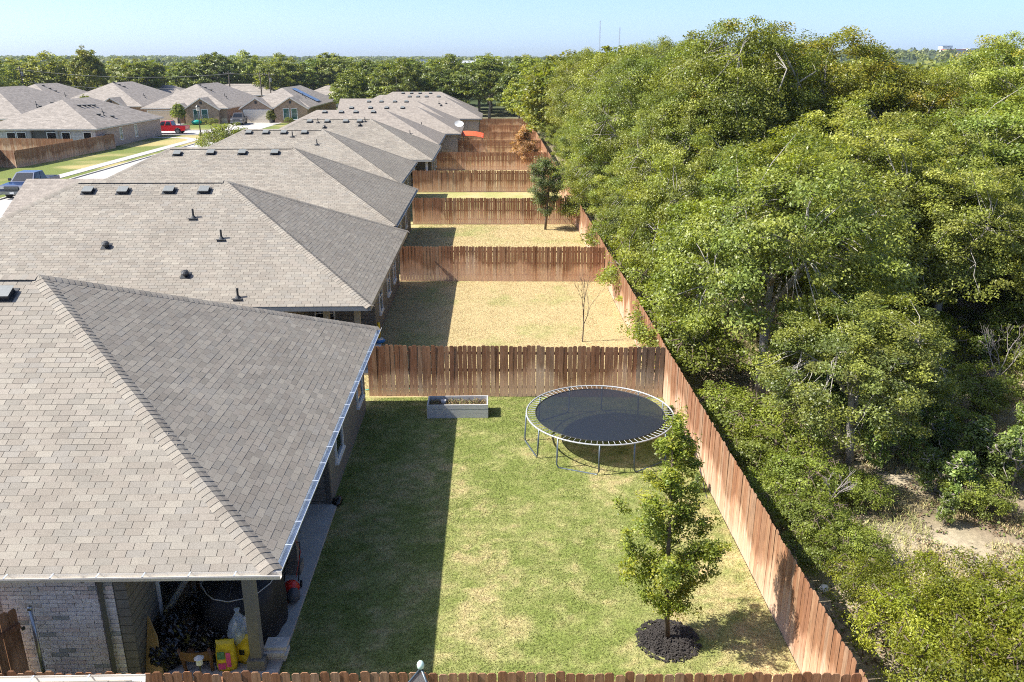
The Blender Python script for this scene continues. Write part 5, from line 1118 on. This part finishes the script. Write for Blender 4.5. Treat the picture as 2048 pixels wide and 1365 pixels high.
# second yard
t = thing('stool', 'white plastic stool on the second patio', 'stool', (-4.45, 29.4, 0.1)); b = MB(); b.box(-0.2, 0.2, -0.2, 0.2, 0.42, 0.46); b.obj('seat', 'white_paint', t)
for x in (-0.17, 0.17):
    for y in (-0.17, 0.17): b = MB(); b.tube([(x * 1.15, y * 1.15, 0), (x, y, 0.43)], 0.018, 6); b.obj('leg', 'white_paint', t)
t = thing('toy_bat_stand', 'upright yellow toy on a blue and white base at the second patio', 'toy', (-4.55, 31.3, 0.1)); b = MB(); b.lathe((0, 0, 0), [(0.22, 0), (0.24, 0.05), (0.2, 0.1), (0.05, 0.12)], 14); b.obj('base', 'blue_plastic', t, True)
b = MB(); b.lathe((0, 0, 0.1), [(0.16, 0), (0.14, 0.05), (0.04, 0.06)], 14); b.obj('collar', 'white_paint', t); b = MB(); b.tube([(0, 0, 0.15), (0, 0, 0.8)], 0.055, 10); b.obj('tube', 'yellow_plastic', t, True)
b = MB(); b.tube([(-4.4 + 0.25 * k, 26.35 + 0.1 * math.sin(k * 1.3), 0.05) for k in range(12)], 0.016, 6); tag(b.obj('garden_hose', 'teal_plastic', None, True), 'green garden hose on the grass behind the trampoline fence', 'hose')
# far yards
sw_ = thing('canopy_swing', 'garden swing with an orange canopy beside the satellite dish house', 'swing', (-2.35, 101.2, 0))
for x in (-1.1, 1.1):
    for y in (-0.6, 0.6): b = MB(); b.tube([(x, y * 1.3, 0), (x, y * 0.8, 2.2)], 0.035, 6); b.obj('post', 'white_metal', sw_)
b = MB()
for k in range(6): x0 = -1.25 + k * 0.417; zf = lambda x: 2.5 - 0.12 * (x / 1.25 + 0.5) ** 2; b.face([(x0, -0.85, zf(x0) - 0.3), (x0 + 0.417, -0.85, zf(x0 + 0.417) - 0.3), (x0 + 0.417, 0.85, zf(x0 + 0.417) + 0.1), (x0, 0.85, zf(x0) + 0.1)])
b.obj('canopy', 'orange_cloth', sw_, True); b = MB(); b.box(-0.95, 0.95, -0.25, 0.25, 0.5, 0.58); b.box(-0.95, 0.95, 0.25, 0.32, 0.58, 1.1); b.obj('seat', 'blue_plastic', sw_)
for x, lb in ((-2.9, 'black round kettle grill left of the other, below the orange canopy'), (-1.1, 'black round barrel at the right end of the orange canopy')):
    t = thing('kettle_grill', lb, 'grill', (x, 99.6, 0)); b = MB(); b.lathe((0, 0, 0.6), [(0.05, 0), (0.4, 0.2), (0.45, 0.4), (0.35, 0.65), (0.05, 0.78)], 14); b.obj('kettle', 'black_metal', t, True)
    for k in range(3): a = k * 2.1; b = MB(); b.tube([(0.35 * math.cos(a), 0.35 * math.sin(a), 0), (0.2 * math.cos(a), 0.2 * math.sin(a), 0.72)], 0.025, 5); b.obj('leg', 'black_metal', t)
ds = thing('satellite_dish', 'white satellite dish on the far eave corner', 'satellite dish', (-3.85, 98.2, 2.8)); b = MB(); b.tube([(0, 0.1, 0), (0, 0, 0.75)], 0.03, 6); b.obj('mast', 'galvanised', ds)
b = MB(); c = Vector((0, -0.08, 0.85)); nrm = Vector((0.1, -0.75, 0.6)).normalized(); uu = nrm.cross(Vector((0, 0, 1))).normalized(); vv = uu.cross(nrm); pr = []
for q in (0.0, 0.5, 1.0): pr.append([b.vert(c + uu * 0.52 * q * math.cos(2 * PI * k / 24) + vv * 0.42 * q * math.sin(2 * PI * k / 24) + nrm * 0.12 * q * q) for k in range(24)])
for A, B_ in zip(pr, pr[1:]):
    for k in range(24): b.f.append([A[k], A[(k + 1) % 24], B_[(k + 1) % 24], B_[k]]); b.uv.append(None); b.mi.append(0)
b.obj('reflector', 'white_paint', ds, True); b = MB(); b.tube([c - vv * 0.4, c + nrm * 0.45 - vv * 0.2], 0.02, 5); b.obj('feed_arm', 'galvanised', ds)

# ------------------------------------------------------------------ vehicles
def pickup(label, loc, rz, paint):
    """nose toward local -y"""
    t = thing('pickup_truck', label, 'pickup truck', loc, rz); W = 0.98
    arch = lambda yc: [(yc - 0.5 * math.cos(a), 0.42 + 0.5 * math.sin(a)) for a in np.linspace(0, PI, 9)]
    side = [(-2.9, 0.45)] + arch(-1.9) + arch(1.75) + [(2.9, 0.5), (2.92, 1.2), (0.95, 1.22), (-1.35, 1.2), (-2.7, 1.12), (-2.92, 0.95)]
    b = MB(); A = [(-W, y, z) for y, z in side]; b.prism(A, (2 * W, 0, 0)); o = b.obj('body', paint, t)
    bv = o.modifiers.new('bevel', 'BEVEL'); bv.width = 0.05; bv.segments = 2; bv.limit_method = 'ANGLE'
    b = MB(); lo = [(-0.93, -1.3, 1.19), (0.93, -1.3, 1.19), (0.93, 0.95, 1.21), (-0.93, 0.95, 1.21)]; hi = [(-0.74, -0.55, 1.86), (0.74, -0.55, 1.86), (0.76, 0.72, 1.88), (-0.76, 0.72, 1.88)]
    for i in range(4): j = (i + 1) % 4; b.face([lo[i], lo[j], hi[j], hi[i]])
    b.face(hi); o = b.obj('cab', paint, t)
    def pane(name, q, n, k=0.86):
        c = sum((Vector(p) for p in q), Vector()) / 4; m = MB(); pts = [c + (Vector(p) - c) * k + Vector(n) * 0.012 for p in q]; m.prism(pts, Vector(n) * 0.01); m.obj(name, 'glass_dark', o)
    pane('windshield', [lo[0], lo[1], hi[1], hi[0]], (0, -0.6, 0.7)); pane('rear_window', [lo[2], lo[3], hi[3], hi[2]], (0, 1, 0.2), 0.8)
    for sx in (-1, 1):
        l0, l1, h0, h1 = (lo[0], lo[3], hi[0], hi[3]) if sx < 0 else (lo[1], lo[2], hi[1], hi[2])
        L = lambda a, c, f: tuple(Vector(a).lerp(Vector(c), f))
        pane('side_window', [L(l0, l1, 0.05), L(l0, l1, 0.5), L(h0, h1, 0.5), L(h0, h1, 0.02)], (sx, 0, 0.25), 0.84); pane('side_window', [L(l0, l1, 0.52), L(l0, l1, 0.97), L(h0, h1, 0.97), L(h0, h1, 0.52)], (sx, 0, 0.25), 0.84)
        m = MB(); m.box(sx * 1.0, sx * 1.22, -1.05, -0.93, 1.25, 1.45); m.obj('mirror', 'black_metal', t)
        m = MB(); m.box(sx * 0.6, sx * 0.93, -2.96, -2.88, 0.85, 1.03); m.obj('headlight', 'lamp_glass', t)
        m = MB(); m.box(sx * 0.82, sx * 0.97, 2.9, 2.95, 0.8, 1.15); m.obj('tail_light', 'red_plastic', t)
        for yc in (-1.9, 1.75):
            m = MB(); m.tube([(sx * 0.98, yc, 0.4), (sx * 0.72, yc, 0.4)], 0.4, 20); wv = m.obj('tyre', 'tyre', t); m = MB(); m.tube([(sx * 0.99, yc, 0.4), (sx * 0.9, yc, 0.4)], 0.25, 14); m.obj('rim', 'rim', wv)
    m = MB(); m.box(-0.84, 0.84, 1.05, 2.8, 1.205, 1.235); m.obj('bed', 'black_metal', t)
    m = MB(); m.box(-0.55, 0.55, -2.98, -2.9, 0.72, 1.05); gr = m.obj('grille', 'black_metal', t)
    for k in range(3): m = MB(); m.box(-0.55, 0.55, -3.0, -2.985, 0.77 + k * 0.1, 0.8 + k * 0.1); m.obj('grille_bar', 'rim', gr)
    m = MB(); m.box(-0.97, 0.97, -3.02, -2.9, 0.42, 0.66); bp = m.obj('bumper', 'rim', t); m = MB(); m.box(-0.16, 0.16, -3.04, -3.022, 0.47, 0.6); m.obj('plate', 'white_paint', bp)
    m = MB(); m.box(-0.95, 0.95, 2.9, 3.02, 0.45, 0.62); m.obj('bumper', 'rim', t)
    return t
pickup('dark blue pickup parked along the far kerb, seen from the front', (-38.5, 70.6, 0.03), 0.0, 'paint_blue')
pickup('bright red pickup parked on the cross street', (-49.1, 130.4, 0.03), -PI / 2, 'paint_red')
pickup('dark grey pickup on the driveway of the solar panel house', (-43.6, 148.5, 0.08), 0.12, 'paint_grey')

# ------------------------------------------------------------------ street things
lp = thing('street_lamp', 'black lamp post with a lantern head at the street corner', 'street lamp', (-42.8, 126.0, 0.05))
b = MB(); b.lathe((0, 0, 0), [(0.28, 0), (0.28, 0.3), (0.16, 0.45), (0.1, 0.6)], 12); b.obj('base', 'black_metal', lp); b = MB(); b.tube([(0, 0, 0.6), (0, 0, 3.5)], [0.085, 0.06], 10); b.obj('pole', 'black_metal', lp, True)
b = MB(); b.lathe((0, 0, 3.5), [(0.12, 0), (0.24, 0.1), (0.27, 0.55)], 8); b.obj('lantern', 'lamp_glass', lp); b = MB(); b.lathe((0, 0, 4.05), [(0.34, 0), (0.3, 0.06), (0.1, 0.28), (0.02, 0.36)], 8); b.obj('lantern_cap', 'black_metal', lp)
tb = thing('wheelie_bin', 'black wheelie bin beside the cream garage door', 'bin', (-38.9, 151.6, 0.08)); b = MB(); b.prism([(-0.25, -0.28, 0), (0.25, -0.28, 0), (0.3, -0.33, 0.95), (-0.3, -0.33, 0.95)], (0, 0.6, 0)); b.obj('body', 'black_metal', tb); b = MB(); b.box(-0.32, 0.32, -0.36, 0.34, 0.955, 1.02); b.obj('lid', 'black_metal', tb)
b = blob((0, 0, 0.4), 0.9, 0.5, 0.42, 3, 0.05, 18, 10, 0.0); tag(b.obj('teal_cover', 'teal_plastic', None, True, (-50.6, 147.6, 0.06)), 'teal covered object among the shrubs before the brick gables', 'cover')
for k, (x, y, hh, lb) in enumerate(((-50.4, 148.6, 1.0, 'left round shrub under the teal windows'), (-49.2, 148.4, 1.1, 'middle round shrub under the teal windows'), (-47.6, 147.2, 1.2, 'wide low shrub at the corner of the beige garage house'), (-54.6, 146.6, 1.0, 'low shrub at the foot of the young front yard tree'), (-35.6, 150.8, 1.1, 'low shrub under the windows of the solar panel house'))): shrub(1, x, y, hh, lb, None)
shrub(1, -29.8, 96.0, 3.9, 'large pale flowering bush rising above the roof near the street corner', None, 'flowering_bush', sx=1.0)
for k, (x, y, H, lb) in enumerate(((-100.0, 187.5, 9.3, 'leaning utility pole at the upper left'), (-56.6, 188.5, 8.3, 'utility pole behind the beige garage house'), (-49.8, 188.0, 8.2, 'left of the two utility poles behind the solar panel house'), (-48.2, 189.5, 8.0, 'utility pole with a transformer behind the solar panel house'))):
    t = thing('utility_pole', lb, 'utility pole', (x, y, 0)); b = MB(); b.tube([(0.25 if k == 0 else 0, 0, 0), (-0.2 if k == 0 else 0, 0, H)], [0.17, 0.12], 8); b.obj('pole', 'pole_wood', t)
    b = MB(); b.box(-1.1, 1.1, -0.06, 0.06, H - 0.6, H - 0.46); b.obj('crossarm', 'pole_wood', t)
    for xx in (-1, -0.5, 0.5, 1): b = MB(); b.lathe((xx, 0, H - 0.46), [(0.05, 0), (0.06, 0.1), (0.02, 0.16)], 6); b.obj('insulator', 'white_metal', t)
    if k in (0, 3): b = MB(); b.lathe((0.3, -0.2, H - 2.0), [(0.22, 0), (0.24, 0.05), (0.24, 0.75), (0.1, 0.85)], 10); b.obj('transformer', 'vent_grey', t)
for z, lb in ((8.6, 'topmost sagging wire between the utility poles'), (6.2, 'middle sagging wire between the utility poles'), (5.0, 'lowest sagging wire between the utility poles')):
    b = MB(); P0, P1_ = Vector((-100.1, 187.4, z)), Vector((-56.6, 188.4, z - 0.9)); pts = [P0.lerp(P1_, k / 12) - Vector((0, 0, 1.1 * 4 * (k / 12) * (1 - k / 12))) for k in range(13)]; P2 = Vector((-150, 186, z + 0.3)); b.tube([P2, (P0 + P2) / 2 - Vector((0, 0, 0.8))] + pts + [Vector((-49.8, 188, z - 1.0))], 0.035, 4); tag(b.obj('power_line', 'wire', None), lb, 'wire')

# ------------------------------------------------------------------ far town
def far_building(label, x, y, w_, d_, h, wall, roof, gable=False, base=None, rz=0.0):
    z = float(far_h(np.array(float(x)), np.array(float(y)))) if base is None else base
    t = thing('far_building', label, 'building', (x, y, z), rz, 'buildings of the distant town'); b = MB(); b.box(-w_ / 2, w_ / 2, -d_ / 2, d_ / 2, -2, h); b.obj('wall', wall, t)
    b = MB()
    if gable: b.prism([(-w_ / 2 - 0.5, -d_ / 2 - 0.5, h + 0.01), (-w_ / 2 - 0.5, 0, h + d_ * 0.22), (-w_ / 2 - 0.5, d_ / 2 + 0.5, h + 0.01)], (w_ + 1, 0, 0))
    else: b.box(-w_ / 2 - 0.3, w_ / 2 + 0.3, -d_ / 2 - 0.3, d_ / 2 + 0.3, h + 0.01, h + 0.6)
    b.obj('roof', roof, t); n = max(2, int(w_ / 4))
    for k in range(n): xx = -w_ / 2 + (k + 0.5) * w_ / n; m = MB(); m.box(xx - 0.8, xx + 0.8, -d_ / 2 - 0.06, -d_ / 2 - 0.01, h * 0.45, h * 0.45 + 1.6); m.obj('window', 'glass_dark', t)
for a in (('white block standing above the tree belt in the centre', -66, 880, 10.5, 12, 10.5, 'wall_white_far', 'roof_grey_far'), ('long low white shed right of the white block', -48, 890, 22, 14, 6.5, 'wall_white_far', 'wall_white_far', True), ('brown brick apartment row below the horizon', -6, 960, 24, 12, 7.5, 'wall_brick_far', 'roof_grey_far', True), ('white flat roofed building right of the apartment row', 24, 860, 20, 14, 6.6, 'wall_white_far', 'roof_grey_far'), ('white shed at the edge of the tall oaks', 42, 850, 18, 12, 6.0, 'wall_white_far', 'wall_white_far', True), ('cream house before the apartment row', 6, 850, 14, 10, 7.0, 'wall_cream_far', 'wall_white_far', True), ('pale building left of the apartment row', -24, 870, 12, 10, 8.0, 'wall_cream_far', 'roof_grey_far', True),
          ('white building with a blue top on the hill at the right', 660, 1180, 32, 20, 8, 'wall_white_far', 'roof_grey_far'), ('red and cream shop on the hill at the right', 610, 1150, 26, 16, 7, 'wall_cream_far', 'roof_red_far'), ('blue roofed building on the hill at the right', 592, 1120, 20, 14, 5.5, 'wall_cream_far', 'roof_blue_far'), ('brick building below the white one on the hill', 690, 1140, 34, 16, 6, 'wall_brick_far', 'roof_grey_far'), ('blue sign topped building behind the red shop', 630, 1210, 14, 12, 12, 'wall_white_far', 'roof_blue_far')): far_building(*a)
for x, H, lb in ((306, 106, 'taller left radio mast on the horizon'), (362, 88, 'shorter right radio mast on the horizon')):
    z = float(far_h(np.array(float(x)), np.array(2500.0))); t = thing('radio_mast', lb, 'mast', (x, 2500, z - 1), group='radio masts'); b = MB(); q = [(1.5 * math.cos(a), 1.5 * math.sin(a)) for a in (0.5, 2.6, 4.7)]
    for px_, py_ in q: b.tube([(px_, py_, 0), (px_, py_, H)], 0.3, 4)
    b.obj('legs', 'galvanised', t); b = MB()
    for k in range(int(H / 3)):
        for j in range(3): A, B_ = q[j], q[(j + 1) % 3]; b.bar((*A, k * 3), (*B_, k * 3 + 3), 0.3)
    b.obj('bracing', 'galvanised', t)
# ------------------------------------------------------------------ the air
b = MB(); b.box(-4200, 4200, -4200, 4200, -60, 190); hz = b.mesh('haze', 'wire'); hz.materials.clear()
m, t, bs = new_mat('air'); pv = N(t, 'ShaderNodeVolumePrincipled'); pv.inputs['Color'].default_value = (0.74, 0.86, 1.0, 1); pv.inputs['Density'].default_value = 0.00011; pv.inputs['Anisotropy'].default_value = 0.2
t.nodes.remove(bs); t.links.new(pv.outputs[0], t.nodes['Material Output'].inputs['Volume']); hz.materials.append(m)
o = link('haze', hz); o['kind'] = 'stuff'; tag(o, 'thin bluish haze in the air over the distance', 'haze')
